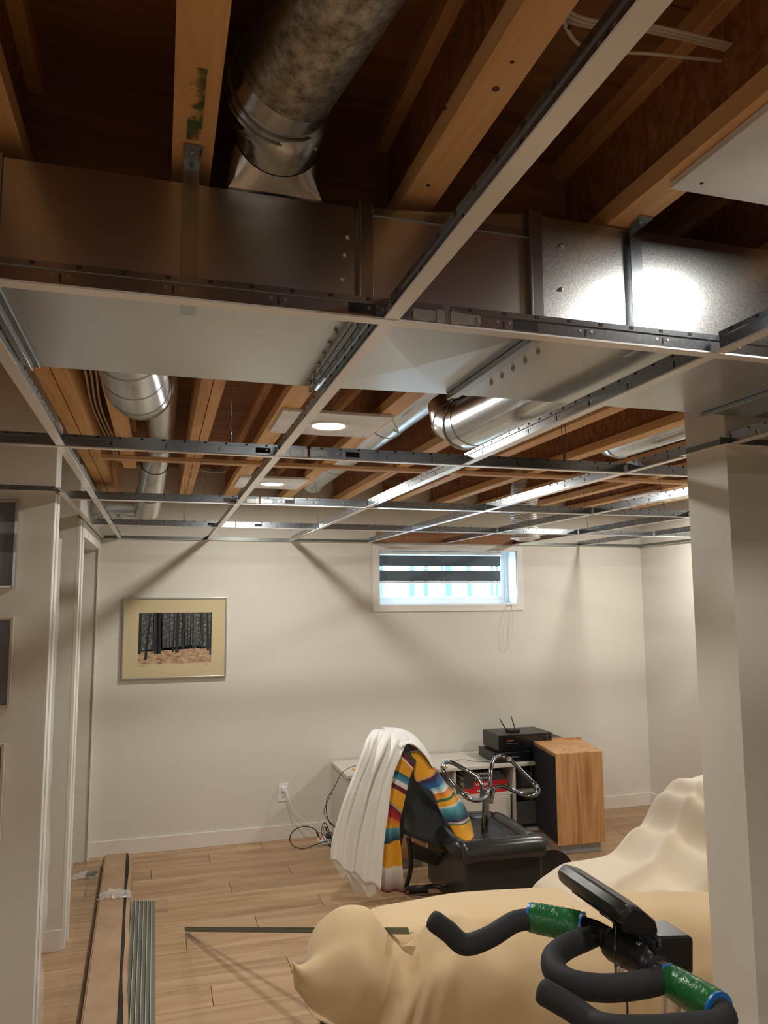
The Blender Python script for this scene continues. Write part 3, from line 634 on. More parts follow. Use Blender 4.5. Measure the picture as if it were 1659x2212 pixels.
for a, b, w_, ln in ((.015,.2,.02,0),(.10,.08,.018,.05),(.24,.20,.028,0),(.285,.2,.025,-.015),(.47,.23,.014,.01),(.525,.21,.026,.0),(.955,.24,.018,-.02),(.985,.15,.012,.01),(.74,.3,.012,0),(.60,.3,.01,0),(.38,.3,.008,0),(.87,.3,.01,-.01)):
    m.add([(px0+Wd*max(0,a-w_),yq-.0004,pz0+H*b),(px0+Wd*min(1,a+w_),yq-.0004,pz0+H*b),(px0+Wd*min(1,max(0,a+w_*.8+ln)),yq-.0004,pz1),(px0+Wd*max(0,a-w_*.8+ln),yq-.0004,pz1)], [(0,1,2,3)], 2)
m.build('forest_print', [FP_SKY, FP_GR, FP_TR, FP_TR2], pf)
m = MB()
for a, L in ((px0+.004, .07), (px1-.05, .04)):
    for i in range(int(L/.004)): m.box(a+i*.004, a+i*.004+.0028, YB-.0235, YB-.0229, pz0-.012+.001*math.sin(i*2.1), pz0-.0095+.001*math.sin(i*1.3))
m.build('signature', INK, pf)
for i, (z0, z1, xr, mt, lb) in enumerate(((1.767,2.113,-.536,SILVER,'topmost of the three grey glazed pictures on the near left wall'), (1.313,1.658,-.533,FRAMEW,'middle one of the three grey glazed pictures on the near left wall'), (.829,1.184,-.543,FRAMEW,'lowest of the three grey glazed pictures on the near left wall'))):
    t = thing('framed_picture', lb, 'picture', (xr-.24, 3.25, (z0+z1)/2), 'grey glazed pictures on the near left wall')
    m = MB(); rect_frame(m, xr-.50, xr, z0, z1, 3.228, 3.248, .012); m.build('frame', mt, t, bevel=.002)
    MB().box(xr-.49, xr-.01, 3.236, 3.240, z0+.01, z1-.01).build('glazed_print', GREYG, t)

# ================================================================ CONSOLE, STEREO, SPEAKERS
c = thing('media_console', 'long low cream media console against the back wall', 'cabinet', (2.0, 5.4, 0))
KX0, KX1, KY0, KY1, KZ = 1.26, 2.80, 5.17, 5.655, .53
MB().box(KX0-.01, KX1+.01, KY0-.012, KY1, KZ-.022, KZ).build('top_board', CONS, c, bevel=.002)
for x in (KX0, 2.485, KX1-.02): MB().box(x, x+.02, KY0, KY1, .0, KZ-.022).build('side_panel', CONS, c)
MB().box(KX0+.02, KX1-.02, KY1-.01, KY1, .05, KZ-.022).build('back_panel', DARKIN, c)
MB().box(KX0+.02, KX1-.02, KY0+.004, KY1-.01, .315, .333).build('shelf', CONS, c)
MB().box(KX0+.02, KX1-.02, KY0+.004, KY1-.01, .05, .068).build('bottom_board', CONS, c); MB().box(KX0+.02, KX1-.02, KY0+.03, KY0+.045, 0, .05).build('toe_board', CONS, c)
for x0, x1 in ((1.42, 1.94), (1.945, 2.46)): MB().box(x0, x1, KY0-.002, KY0+.014, .07, .312).build('door', CONS, c, bevel=.002)
MB().box(2.51, 2.775, KY0+.004, KY0+.016, .10, .255).build('grey_door', DARKIN, c)
for x in (1.66, 2.03): MB().box(x, x+.018, KY0+.01, KY1-.01, .333, KZ-.022).build('divider', CONS, c)
def book(x0, x1, y0, y1, z0, z1, m_, lab, spine2=None):
    t = thing('hardcover_book', lab, 'book', ((x0+x1)/2, (y0+y1)/2, z0), 'books stacked in the console'); e = .003
    k_ = MB(); k_.box(x0, x1, y0, y1, z0, z0+e); k_.box(x0, x1, y0, y1, z1-e, z1); k_.box(x0, x1, y0, y0+e, z0+e, z1-e); k_.build('cover', m_, t)
    MB().box(x0+.004, x1-.004, y0+e, y1-.004, z0+e, z1-e).build('page_block', PAPER, t)
    if spine2: MB().box(x0+.0, x0+.07, y0-.0006, y0, z0, z1).build('dark_spine_end', DGREY, t)
    q = MB(); n_ = 9
    for i in range(n_): q.box(x0+.09+i*.014, x0+.099+i*.014, y0-.0008, y0-.0001, z0+(z1-z0)*.35, z0+(z1-z0)*.68)
    q.build('spine_lettering', mat('spine_ink', (.75,.7,.66,1), .5), t)
book(2.12, 2.44, 5.19, 5.42, .334, .374, RED, 'bright red book at the bottom of the stack in the console')
book(2.115, 2.445, 5.192, 5.42, .3745, .418, RED, 'red and black book in the middle of the stack in the console', True)
book(2.11, 2.43, 5.195, 5.42, .4185, .455, DGREY, 'dark grey book near the top of the stack in the console')
book(2.12, 2.40, 5.20, 5.42, .4555, .48, DGREY, 'thin black book lying on top of the stack in the console')
t = thing('stereo_unit', 'dark box shaped stereo unit on the right shelf of the console', 'stereo', (2.65, 5.4, .333))
MB().box(2.53, 2.76, 5.24, 5.5, .335, .46).build('body', DGREY, t, bevel=.004); MB().box(2.58, 2.75, 5.232, 5.24, .345, .45).build('front_panel', DARKIN, t)
# stack on top
def deck(name, lab, x0, x1, y0, y1, z0, z1, extras):
    t = thing(name, lab, 'stereo', ((x0+x1)/2, (y0+y1)/2, z0), 'stereo decks on the console')
    MB().box(x0, x1, y0+.012, y1, z0+.006, z1).build('body', BPLAS, t, bevel=.002); MB().box(x0-.002, x1+.002, y0, y0+.012, z0+.006, z1).build('front_panel', mat('deck_front', (.008,.008,.009,1), .22), t, bevel=.0015)
    for x in (x0+.02, x1-.05): MB().box(x, x+.03, y0+.02, y0+.05, z0, z0+.006).build('foot', BPLAS, t)
    extras(t); return t
AMB = mat('amber_display', (.4,.09,.02,1), .4); GR = mat('deck_line', (.12,.12,.12,1), .4)
def ex1(t):
    MB().box(2.41, 2.55, 5.198, 5.2005, .565, .572).build('disc_tray', GR, t)
def ex2(t):
    MB().box(2.47, 2.52, 5.219, 5.2205, .675, .685).build('display', AMB, t); MB().box(2.455, 2.56, 5.219, 5.2205, .660, .663).build('trim_line', GR, t)
    MB().box(2.60, 2.76, 5.219, 5.2205, .625, .705).build('tape_door', mat('smoked_window', (.015,.015,.016,1), .1), t)
    for k_ in range(4): MB().tube([(2.79+.0*k_, 5.22, .70-k_*.022), (2.79, 5.214, .70-k_*.022)], .006, 10).build('button', GR, t)
deck('disc_player', 'flat black disc player at the bottom of the stereo stack', 2.36, 2.80, 5.20, 5.50, .531, .600, ex1)
deck('stereo_receiver', 'tall black stereo receiver under the small router', 2.40, 2.83, 5.22, 5.50, .6005, .722, ex2)
t = thing('turntable_base', 'low black box partly hidden behind the wooden speaker', 'stereo', (2.9, 5.5, .53)); MB().box(2.86, 3.02, 5.30, 5.62, .0, .01).build('foot_plate', BPLAS, t); MB().box(2.84, 3.03, 5.28, 5.62, .01, .645).build('body', BPLAS, t, bevel=.003)
t = thing('wifi_router', 'small black router with two antennas on the stereo receiver', 'router', (2.56, 5.35, .722))
MB().box(2.525, 2.615, 5.30, 5.37, .7225, .745).build('body', BPLAS, t, bevel=.004)
for a, b in (((2.525,5.365,.742),(2.478,5.365,.815)), ((2.603,5.365,.742),(2.573,5.365,.832))): MB().tube([a, tuple((Vector(a)+Vector(b))/2), b], [.004,.0045,.003], 8).build('antenna', BPLAS, t, smooth=True)
cable([(2.13,5.38,.533),(2.17,5.33,.545),(2.24,5.30,.535),(2.34,5.26,.533)], .003, 'thin black cord lying on the console top left of the stereo', BPLAS)

def speaker(lab, P, zt, grille='l'):
    # P: four floor corners near-left, near-right, far-right, far-left ; wooden cabinet on a plinth
    P = [Vector((a, b, 0)) for a, b in P]; c_ = sum(P, Vector())/4
    t = thing('floor_speaker', lab, 'speaker', (c_.x, c_.y, 0), 'wooden floor speakers')
    ins = [c_ + (p-c_)*.86 for p in P]
    MB().prism([(p.x, p.y, .0) for p in ins], (0,0,.062)).build('plinth', PLINTH, t)
    MB().prism([(p.x, p.y, .062) for p in P], (0,0,zt-.062)).build('cabinet', WALNUT, t, bevel=.003)
    d = (P[3]-P[0]); n = Vector((-d.y, d.x, 0)).normalized(); U = Vector((0,0,1))
    if n.dot(P[0]-P[1]) < 0: n = -n
    MB().obox((P[0]+P[3])/2 + n*.005 + U*((zt+.062)/2-.003), d*.482, n*.008, U*((zt-.062)/2-.02)).build('grille', GRILLE, t, bevel=.003)
    MB().obox(P[3]*.99+P[0]*.01 + n*.006 + U*((zt+.07)/2), d.normalized()*.008, n*.012, U*((zt-.055)/2)).obox((P[3]+P[2])/2 + U*(zt+.004), (P[2]-P[3])*.5, d.normalized()*.008, U*.008).build('frame_edge', WALNUT, t)
    return t
speaker('large wooden floor speaker with a black grille on a grey plinth', [(2.612,4.77),(2.965,4.755),(3.06,5.20),(2.685,5.25)], .665)
speaker('reddish wooden speaker half hidden behind the white sheet', [(1.40,4.84),(1.70,4.84),(1.70,5.12),(1.40,5.12)], .615)
t = thing('clock_radio', 'small silver and blue radio on the half hidden speaker', 'radio', (1.52, 5.0, .624)); MB().box(1.43, 1.62, 4.95, 5.07, .632, .70).build('body', SILVER, t, bevel=.006); MB().box(1.455, 1.60, 4.945, 4.951, .640, .69).build('display', mat('blue_display', (.03,.05,.11,1), .3), t)
tag(MB().box(1.33, 1.365, 5.30, 5.325, KZ+.0005, KZ+.012).build('yellow_block', mat('yellow_plastic', (.7,.42,.03,1), .5), bevel=.002), 'tiny yellow plastic piece on the left end of the console', 'plastic piece')

# outlet and cords
t = thing('wall_outlet', 'white wall outlet plate above the back baseboard', 'outlet', (.9, YB, .33))
MB().box(.865, .935, YB-.006, YB, .267, .390).build('cover_plate', PLASTW, t, bevel=.002)
for z in (.30, .355): MB().box(.885, .915, YB-.008, YB-.006, z-.014, z+.014).build('socket', PLASTW, t, bevel=.001); 
for z in (.30, .355):
    for x in (.893, .905): MB().box(x, x+.002, YB-.0084, YB-.0079, z-.004, z+.005).build('slot', BLACKG, t)
t = thing('power_plug', 'white plug and cord hanging from the wall outlet', 'plug', (.9, YB-.02, .355))
MB().box(.886, .916, YB-.035, YB-.0085, .338, .370).build('plug_body', PLASTW, t, bevel=.004)
m = MB(); m.tube(spl([(.905,YB-.035,.352),(.93,YB-.06,.31),(.96,YB-.06,.22),(1.04,YB-.07,.14),(1.10,YB-.08,.09),(1.17,YB-.10,.03),(1.20,YB-.12,.012)], 8), .0035, 8); m.build('cord', PLASTW, t, smooth=True)
t = thing('power_strip', 'small white power strip under tangled cords by the console', 'power strip', (1.19, 5.50, 0)); MB().box(1.12, 1.24, 5.46, 5.52, .0, .035).build('body', PLASTW, t, bevel=.005); MB().box(1.13, 1.145, 5.475, 5.50, .035, .041).build('switch', RED, t)
MB().box(1.18, 1.225, 5.47, 5.51, .035, .07).build('adapter', DGREY, t, bevel=.004)
def cord(pp, lab, r=.0035): cable(pp, r, lab, BPLAS, 8, 'black cords left of the console')
cord([(1.44,4.99,.634),(1.32,5.10,.61),(1.24,5.22,.545),(1.19,5.30,.42),(1.155,5.36,.33),(1.17,5.40,.20),(1.235,5.42,.12)], 'black cord arching from the radio over the console end')
cord([(1.43,4.97,.58),(1.34,4.98,.57),(1.27,5.06,.44),(1.245,5.10,.30),(1.22,5.15,.18),(1.20,5.3,.10),(1.20,5.44,.06)], 'black cord dropping past the front corner of the console')
cord([(1.20,5.38,.38),(1.15,5.36,.30),(1.14,5.38,.24),(1.18,5.40,.17),(1.235,5.42,.12)], 'short black cord crossing the arching cord')
lp = [(1.08+.10*math.cos(a)+.0, 5.40+.03*math.sin(a*.5), .075+.075*math.sin(a)) for a in [i*.55 for i in range(11)]]
cord([(1.17,5.47,.06),(1.10,5.44,.10)]+[(p[0]-.07,p[1],max(.006,p[2])) for p in lp]+[(1.17,5.45,.03)], 'black cord curled in a wide loop on the floor')
for k in range(3): cord([(1.17+.01*k,5.44-.03*k,.02),(1.13+.01*k,5.42-.02*k,.10+.02*k),(1.15+.01*k,5.40,.17-.03*k),(1.19,5.41-.02*k,.09),(1.21-.01*k,5.42-.05*k,.006),(1.25,5.36-.04*k,.006+.004*k),(1.22,5.30-.03*k,.006+.004*k),(1.17,5.36,.02+.008*k)], ['upper','middle','lower'][k]+' black cord of the tangle at the foot of the console')

# ================================================================ OTTOMAN TURNED OVER
t = thing('leather_ottoman', 'black leather ottoman turned upside down with its steel base up', 'ottoman', (1.87, 4.3, 0))
ox0, ox1, oy0, oy1, oz = 1.60, 2.13, 3.98, 4.66, .35
MB().box(ox0+.03, ox1-.03, oy0+.03, oy1-.03, .0, oz-.02).build('body', LEATH, t, bevel=.02)
m = MB(); R_ = .055
m.tube(spl([(ox0+.02,oy0+R_,oz-.02),(ox0+.10,oy0+R_*.9,oz-.012),((ox0+ox1)/2,oy0+R_*.8,oz-.01),(ox1-.1,oy0+R_*.9,oz-.012),(ox1-.02,oy0+R_,oz-.02)], 4), [.04]+[.062]*15+[.04], 16)
m.build('front_roll', LEATH, t, smooth=True, auto=180)
for a, b in (((ox1-R_*.8,oy0+.08),(ox1-R_*.8,oy1-.05)), ((ox0+R_*.8,oy0+.08),(ox0+R_*.8,oy1-.05)), ((ox0+.06,oy1-R_*.8),(ox1-.06,oy1-R_*.8))):
    m = MB(); m.tube([(a[0]+(b[0]-a[0])*k/8, a[1]+(b[1]-a[1])*k/8, oz-.02+.003*math.sin(k*1.7)) for k in range(9)], [.038]+[.05]*7+[.038], 14); m.build('side_roll', LEATH, t, smooth=True, auto=180)
m = MB(); m.tube([(ox1+.06,oy0+.10,.16),(ox1+.085,oy0+.25,.17)], [.13,.125], 28); m.build('round_side_cushion', LEATH, t, smooth=True)
MB().box(ox0+.05, ox1-.05, oy0+.06, oy1-.06, oz-.02, oz+.0).build('lining', CLOTHB, t)
PC = Vector((1.866, 4.28, oz))
MB().box(PC.x-.13, PC.x+.12, PC.y-.13, PC.y+.12, oz, oz+.006).build('base_plate', BPLATE, t, bevel=.001)
for a, b in ((-.11,-.11),(.10,-.11),(.10,.10),(-.11,.10)): screw((PC.x+a, PC.y+b, oz+.007), (0,0,1), t, .006)
MB().tube([PC+Vector((0,0,.005)), PC+Vector((.008,0,.12)), PC+Vector((.016,0,.25))], .021, 20).build('post', BSTEEL, t, smooth=True)
tb = []
L1 = [(1040,1728,.52),(1041,1700,.60),(1030,1678,.63),(1000,1660,.64),(972,1646,.64),(957,1652,.635),(960,1668,.63),(985,1700,.625),(1008,1722,.62),(1030,1729,.62),(1050,1722,.60),(1055,1705,.585),(1056,1712,.53)]
L2 = [(1056,1735,.52),(1058,1700,.60),(1060,1665,.64),(1066,1642,.65),(1080,1634,.655),(1102,1642,.65),(1130,1669,.64),(1155,1695,.635),(1163,1707,.63),(1155,1718,.63),(1135,1719,.63),(1105,1706,.63),(1085,1698,.63),(1070,1702,.62),(1064,1715,.59),(1060,1735,.53)]
for L_ in (L1, L2):
    m = MB(); m.tube(spl([atY(u, v_, 4.28+dy) for (u, v_, z), dy in zip(L_, [0.0, .02, .06, .12, .16, .12, .04, -.04, -.10, -.10, -.06, -.03, 0, 0, 0, 0])], 6), .0125, 14); m.build('bent_leg_tube', BSTEEL, t, smooth=True, auto=180)
for u, v_ in ((962,1656), (1008,1716), (1100,1640), (1158,1697)):
    q = atY(u, v_, 4.27); MB().lathe(q, [(.004,-.012),(.013,-.008),(.014,.004),(.006,.012)], 12).build('glide_cap', CHROME, t, smooth=True)

# ================================================================ RECLINING MESH CHAIR WITH BLANKET AND SHEET
ch = thing('folding_recliner_chair', 'black mesh folding recliner chair hung with blanket and sheet', 'chair', (1.6, 4.4, 0))
TL, TR = atY(872,1618,4.50), atY(925,1655,4.58); BL, BR = atY(868,1800,4.38), atY(992,1850,4.30)
def quadgrid(a, b, c_, d, n=10, m_=10, sag=.03):
    out = []
    n_ = (b-a).cross(d-a).normalized()
    for i in range(n+1):
        r = []
        for k_ in range(m_+1):
            s_, q_ = k_/m_, i/n
            p = a.lerp(b, s_).lerp(d.lerp(c_, s_), q_) + n_*sag*math.sin(PI*s_)*math.sin(PI*q_); r.append(p)
        out.append(r)
    return out
m = MB(); m.grid(quadgrid(TL, TR, BR, BL, 12, 10, .035)); m.build('back_mesh', MESH, ch, smooth=True, solid=.004, auto=180)
for a, b in ((TL, BL), (TR, BR)): MB().tube([a+Vector((0,0,.02)), a.lerp(b,.5)+Vector((0,.015,0)), b, b+(b-a)*.18+Vector((0,.05,0))], .012, 10).build('frame_tube', BPLAS, ch, smooth=True)
m = MB(); m.tube(spl([TL+Vector((0,0,.02)), TL.lerp(TR,.5)+Vector((0,0,.05)), TR+Vector((0,0,.02))], 6), .012, 10); m.build('head_tube', BPLAS, ch, smooth=True)
s0, s1 = atY(884,1815,4.40), atY(985,1862,4.30)
m = MB(); m.grid(quadgrid(s0, s1, s1+Vector((.10,.10,-.12)), s0+Vector((.06,.12,-.14)), 8, 8, .03)); m.build('seat_mesh', MESH, ch, smooth=True, solid=.004)
lg = [(atY(882,1808,4.40), Vector((1.455,4.42,.16)), Vector((1.43,4.46,.014))), (BR, Vector((1.78,4.2,.12)), Vector((1.74,4.05,.014)))]
for p in lg: MB().tube(spl(p, 6), .0135, 10).build('leg_tube', BPLAS, ch, smooth=True)
MB().tube(spl([(1.43,4.46,.014),(1.44,4.40,.05),(1.50,4.36,.06),(1.62,4.34,.05),(1.74,4.05,.014)], 6), .0125, 10).build('foot_tube', BPLAS, ch, smooth=True)
MB().tube([(1.45,4.45,.02),(1.56,4.42,.022)], .02, 12).build('foot_cap', BPLAS, ch, smooth=True)
m = MB(); m.grid(quadgrid(atY(1000,1838,4.2), atY(1010,1838,4.2)+Vector((0.01,.6,0)), Vector((1.78,4.2,.03)), Vector((1.62,4.15,.03)), 6, 6, .01)); m.build('side_panel', MESH, ch, smooth=True, solid=.003)

def ramp_cloth(name, stops):
    m = mat(name, (.5,.3,.1,1), .85); BS(m).inputs['Sheen Weight'].default_value = .2
    tc = nd(m, 'ShaderNodeTexCoord'); sp = nd(m, 'ShaderNodeSeparateXYZ'); lk(m, tc.outputs['UV'], sp.inputs[0])
    lk(m, ramp(m, sp.outputs['Y'], stops), BS(m).inputs['Base Color'])
    w_ = nd(m, 'ShaderNodeTexWave'); w_.inputs['Scale'].default_value = 60; w_.bands_direction = 'Y'; lk(m, tc.outputs['UV'], w_.inputs['Vector']); bump(m, w_.outputs['Fac'], .15, .002)
    return m
Yw = (.72,.33,.012,1); Mr = (.13,.004,.018,1); Wt = (.72,.68,.62,1); Gn = (.015,.12,.045,1); Nv = (.006,.016,.065,1); Bl = (.01,.10,.30,1); Tl = (.08,.32,.38,1); Or = (.65,.14,.01,1); Rd = (.42,.02,.012,1); Gl = (.25,.42,.06,1)
def band(*seq):
    out = []; 
    for a, b, c0, c1 in seq: out += [(a+.001, c0), (b-.001, c1)]
    return out[:32]
S1 = ramp_cloth('serape_stripes_left', band((0,.03,Gl,Gl),(.03,.14,Gn,(.004,.02,.012,1)),(.14,.17,Mr,Mr),(.17,.18,Wt,Wt),(.18,.26,Yw,Yw),(.26,.27,Gn,Gn),(.27,.33,Bl,Tl),(.33,.37,Wt,Wt),(.37,.40,Mr,Mr),(.40,.49,Yw,Yw),(.49,.50,Gn,Wt),(.50,.57,Mr,Rd),(.57,.63,Or,Yw),(.63,.75,Tl,Nv),(.75,.90,Yw,Yw),(.90,1.0,Wt,Mr)))
S2 = ramp_cloth('serape_stripes_right', band((0,.10,Mr,Mr),(.10,.115,Wt,Gn),(.115,.34,Yw,Yw),(.34,.35,Gn,Wt),(.35,.37,Mr,Mr),(.37,.47,Nv,Bl),(.47,.53,Tl,Wt),(.53,.58,Or,Yw),(.58,.60,Gn,Gn),(.60,.64,Yw,Yw),(.64,.66,Wt,Tl),(.66,.76,Tl,Nv),(.76,.78,Mr,Wt),(.78,.79,Gn,Gn),(.79,.92,Yw,Yw),(.92,1.0,Mr,Mr)))
def strip_cloth(L, Rr, Yl, Yr, n=8, fold=.012, per=6, fr=3, crv=0.0):
    """rows between matching left and right edges; returns grid rows, with folds running lengthwise"""
    Ls = spl([atY(u, v_, y) for (u, v_), y in zip(L, Yl)], per); Rs = spl([atY(u, v_, y) for (u, v_), y in zip(Rr, Yr)], per); rows = []
    for i, (a, b) in enumerate(zip(Ls, Rs)):
        r = []
        for k_ in range(n+1):
            s_ = k_/n; p = a.lerp(b, s_); f_ = fold*math.sin(s_*PI*fr+.6+i*.03)*(.4+.6*i/len(Ls)) + .5*fold*noise.noise(Vector((s_*4, i*.12, fr)))
            p.y += f_ - crv*math.sin(PI*s_); r.append(p)
        rows.append(r)
    return rows
def cloth_obj(name, rows, mt, parent=None, solid=.004):
    m = MB(); m.grid(rows); n = len(rows); w_ = len(rows[0]); m.uv = [(k_/(w_-1), i/(n-1)) for i in range(n) for k_ in range(w_)]
    return m.build(name, mt, parent, smooth=True, solid=solid, auto=180)
sb = thing('striped_blanket', 'brightly striped woven blanket draped over the folding chair', 'blanket', (1.5, 4.3, 0))
LL = [(878,1600),(866,1612),(851,1657),(840,1687),(836,1729),(833,1786),(828,1825),(827,1862),(824,1926)]
LR = [(898,1612),(897,1648),(885,1678),(878,1708),(867,1756),(861,1786),(863,1813),(867,1856),(872,1926)]
cloth_obj('front_fall', strip_cloth(LL, LR, [4.5]+[4.36]*8, [4.48]+[4.35]*8, 10, .014, 6, 3), S1, sb)
RL = [(872,1606),(893,1640),(899,1687),(934,1711),(952,1753),(979,1795),(996,1832)]
RR2 = [(895,1612),(912,1627),(943,1663),(964,1693),(1000,1735),(1021,1786),(1027,1822)]
cloth_obj('side_fall', strip_cloth(RL, RR2, [4.42,4.36,4.34,4.30,4.26,4.22,4.17], [4.46,4.42,4.42,4.40,4.34,4.27,4.17], 10, .014, 7, 2, .02), S2, sb)
cloth_obj('floor_end', strip_cloth([(1140,1852),(1148,1880),(1150,1915)], [(1182,1852),(1200,1885),(1196,1915)], [4.32,4.30,4.28], [4.34,4.33,4.30], 8, .02, 6, 3), ramp_cloth('serape_end', [(0,Nv),(.3,Nv),(.31,Wt),(.34,Gn),(.36,Yw),(1,Yw)]), sb)
sh = thing('white_sheet', 'white satin sheet with a sheer hem draped over the folding chair', 'sheet', (1.2, 4.3, 0))
SL = [(838,1600),(812,1576),(795,1592),(784,1622),(768,1665),(750,1712),(733,1762),(719,1812),(714,1858)]
SR = [(900,1610),(872,1577),(880,1594),(868,1622),(850,1668),(842,1712),(836,1762),(829,1825),(822,1922)]
R0 = strip_cloth(SL, SR, [4.62,4.50]+[4.37,4.32,4.31,4.30,4.30,4.30,4.30], [4.60,4.46]+[4.37,4.33,4.31,4.30,4.30,4.30,4.30], 44, .012, 8, 7)
for i, r in enumerate(R0):
    for k_, p in enumerate(r):
        s_ = k_/44; p.y += (.007*math.sin(s_*PI*(13+3*math.sin(s_*5))+1+i*.04) + .020*noise.noise(Vector((s_*7+i*.015, i*.035, 2.2))))*min(1, i/20); p.x += .010*noise.noise(Vector((s_*5, i*.06, 8)))*min(1, i/20); 
        if i > 50: p.z += .012*math.sin(s_*PI*5)*((i-50)/14)
cloth_obj('main_cloth', R0, SHEET, sh, .002)
hem = []
last = R0[-1]
for i in range(7):
    hem.append([Vector((p.x+(.012*i if k_ < 20 else .0), p.y+.004, p.z-(.018*i if k_ < 22 else .010*i)*(1-.25*math.sin(k_*.5)))) for k_, p in enumerate(last) if k_ <= 40])
hem = [[Vector((p.x, p.y, max(.012, p.z))) for p in r] for r in hem]
cloth_obj('sheer_hem', hem, SHEER, sh, 0)
TB_ = strip_cloth([(826,1570),(860,1572),(888,1583),(912,1606),(930,1634),(938,1656)], [(866,1618),(872,1611),(886,1606),(902,1614),(920,1634),(934,1658)], [4.46,4.46,4.45,4.44,4.43,4.42], [4.32,4.32,4.32,4.33,4.35,4.37], 8, .006, 6, 3, .01)
cloth_obj('folded_edge', TB_, SHEET, sh, .002)

# ================================================================ COVERED SOFA
def fnoise(x, y, s): return noise.noise(Vector((x*s, y*s, 3.7)))
def drape(name, W_, D_, top, dl, dr, df, db, org, ang, res=.02, flare=.25, foldn=7, foldamp=.03, seed=0, dirf=None, fsh=(.06,.022)):
    """flat cloth mapped over a W x D top; overhangs fall with flare and folds"""
    ca, sa = math.cos(ang), math.sin(ang); rows = []
    na = int((W_+dl+dr)/res); nb = int((D_+df+db)/res)
    for j in range(nb+1):
        b = -df + (D_+df+db)*j/nb; r = []
        for i in range(na+1):
            a = -dl + (W_+dl+dr)*i/na
            oa = (a if a < 0 else (a-W_ if a > W_ else 0)); ob = (b if b < 0 else (b-D_ if b > D_ else 0))
            x = min(max(a, 0), W_); y = min(max(b, 0), D_); drop = math.hypot(oa, ob)
            z = top(x, y)
            # soft shoulder
            sh_ = .06; e = min(x, W_-x) if (dl or dr) else 9; e2 = min(y, D_-y)
            z -= .022*max(0, 1-e/sh_)**2 + (.022*max(0, 1-(D_-y)/sh_)**2) + fsh[1]*max(0, 1-y/fsh[0])**2
            if drop > 0:
                f_ = (foldamp*(math.sin((a+b*.35)*foldn+seed)+.5*math.sin((a*1.7-b*.6)*foldn*1.9+seed*2)) + foldamp*.8*fnoise(a, b+seed, 6))*min(1, drop/.18)
                E_ = 1-math.exp(-drop*9); out = flare*E_*.25 + f_ + .006*E_
                n_ = Vector((oa, ob)).normalized(); x += n_.x*out; y += n_.y*out; z -= drop - .11*flare*E_
            elif dirf: z += dirf(a, b)
            z = max(z, .012)
            r.append((org[0]+x*ca-y*sa, org[1]+x*sa+y*ca, z))
        rows.append(r)
    return rows
sf = thing('sectional_sofa', 'black leather sectional sofa hidden under beige covers', 'sofa', (1.5, 3.0, 0))
A0 = math.radians(-20.5); ca, sa = math.cos(A0), math.sin(A0); O1 = Vector((.60, 2.83, 0))
def loc(u, v_, z=0): return Vector((O1.x+u*ca-v_*sa, O1.y+u*sa+v_*ca, z))
def top1(u, v_):
    z = lerpl(u, [(0,.575),(.13,.59),(.28,.455),(.40,.56),(.6,.565),(.8,.565),(1.9,.56)])
    if u > .28 and v_ < .1: z -= .0
    z += .010*math.sin(u*14+v_*9)*max(0, 1-v_*3) + .006*fnoise(u, v_, 9)
    k_ = min(1, max(0, (1.05-u)/.35)); z -= k_*max(0, v_-.13)*1.1
    return z
def fold1(a, b):
    # diagonal pulls running from the peak towards the front
    return .006*math.sin((a-b*.8)*40)*math.exp(-((a-.45)/.25)**2)*(1 if b < .25 else .3) + .004*fnoise(a*3, b, 8)
rows = drape('c', 2.0, .42, top1, .13, 0, .56, .10, O1, A0, .012, .42, 9, .008, 1.2, fold1, (.20,.085))
# the hanging front: long diagonal folds from the low saddle
for j, r in enumerate(rows):
    for i, p in enumerate(r):
        a = -.13 + 2.13*i/(len(r)-1); b = -.56 + 1.08*j/(len(rows)-1)
        if b < 0:
            d = -b; g = lambda c_, w_: math.exp(-((a-c_)/w_)**2)
            f_ = .020*g(.37-d*.62,.022+d*.02) + .020*g(.41-d*.42,.022+d*.02) + .018*g(.45-d*.18,.025+d*.03) + .016*g(.18-d*.10,.04) - .016*g(.39-d*.52,.02) - .012*g(.28-d*.35,.05) + .010*g(.62+d*.05,.05) - .008*g(.75,.05) + .008*g(.95+d*.05,.06)
            f_ *= 1.7*min(1, d/.06)
            q = Vector(p) + Vector((sa*1.0, -ca*1.0, 0))*f_
            if a < .10: q.z += max(0, .10-a)*1.3*min(1, d/.3); q.x -= max(0, .10-a)*.25*min(1, d/.3)
            q.z = max(q.z, (.40-(a+.13)*.6) if a < .08 else .274-(a-.08)*5, .012)
            r[i] = tuple(q)
def smooth_rows(rows, it=1):
    for _ in range(it):
        n, m_ = len(rows), len(rows[0])
        new = [[None]*m_ for _ in range(n)]
        for j in range(n):
            for i in range(m_):
                s_ = Vector((0,0,0)); c_ = 0
                for dj, di in ((0,0),(1,0),(-1,0),(0,1),(0,-1)):
                    jj, ii = j+dj, i+di
                    if 0 <= jj < n and 0 <= ii < m_: s_ += Vector(rows[jj][ii]); c_ += 1
                new[j][i] = tuple(s_/c_)
        rows = new
    return rows
rows = smooth_rows(rows, 3)
c1 = cloth_obj('sofa_cover', rows, CLOTH, None, .003); tag(c1, 'beige stretch cover over the sofa part nearest the camera', 'sofa cover', 'beige sofa covers')
MB().prism([loc(.03,.04,.03), loc(1.95,.04,.03), loc(1.95,.20,.03), loc(.03,.20,.03)], (0,0,.26)).build('seat_base', LEATH, sf, bevel=.02)
MB().prism([loc(.03,.08,.29), loc(.14,.08,.29), loc(.14,.15,.29), loc(.03,.15,.29)], (0,0,.16)).build('arm_pad', LEATH, sf, bevel=.03)
MB().prism([loc(-.02,.04,0), loc(.035,.04,0), loc(.035,.16,0), loc(-.02,.16,0)], (0,0,.34)).build('side_panel', LEATH, sf, bevel=.01)
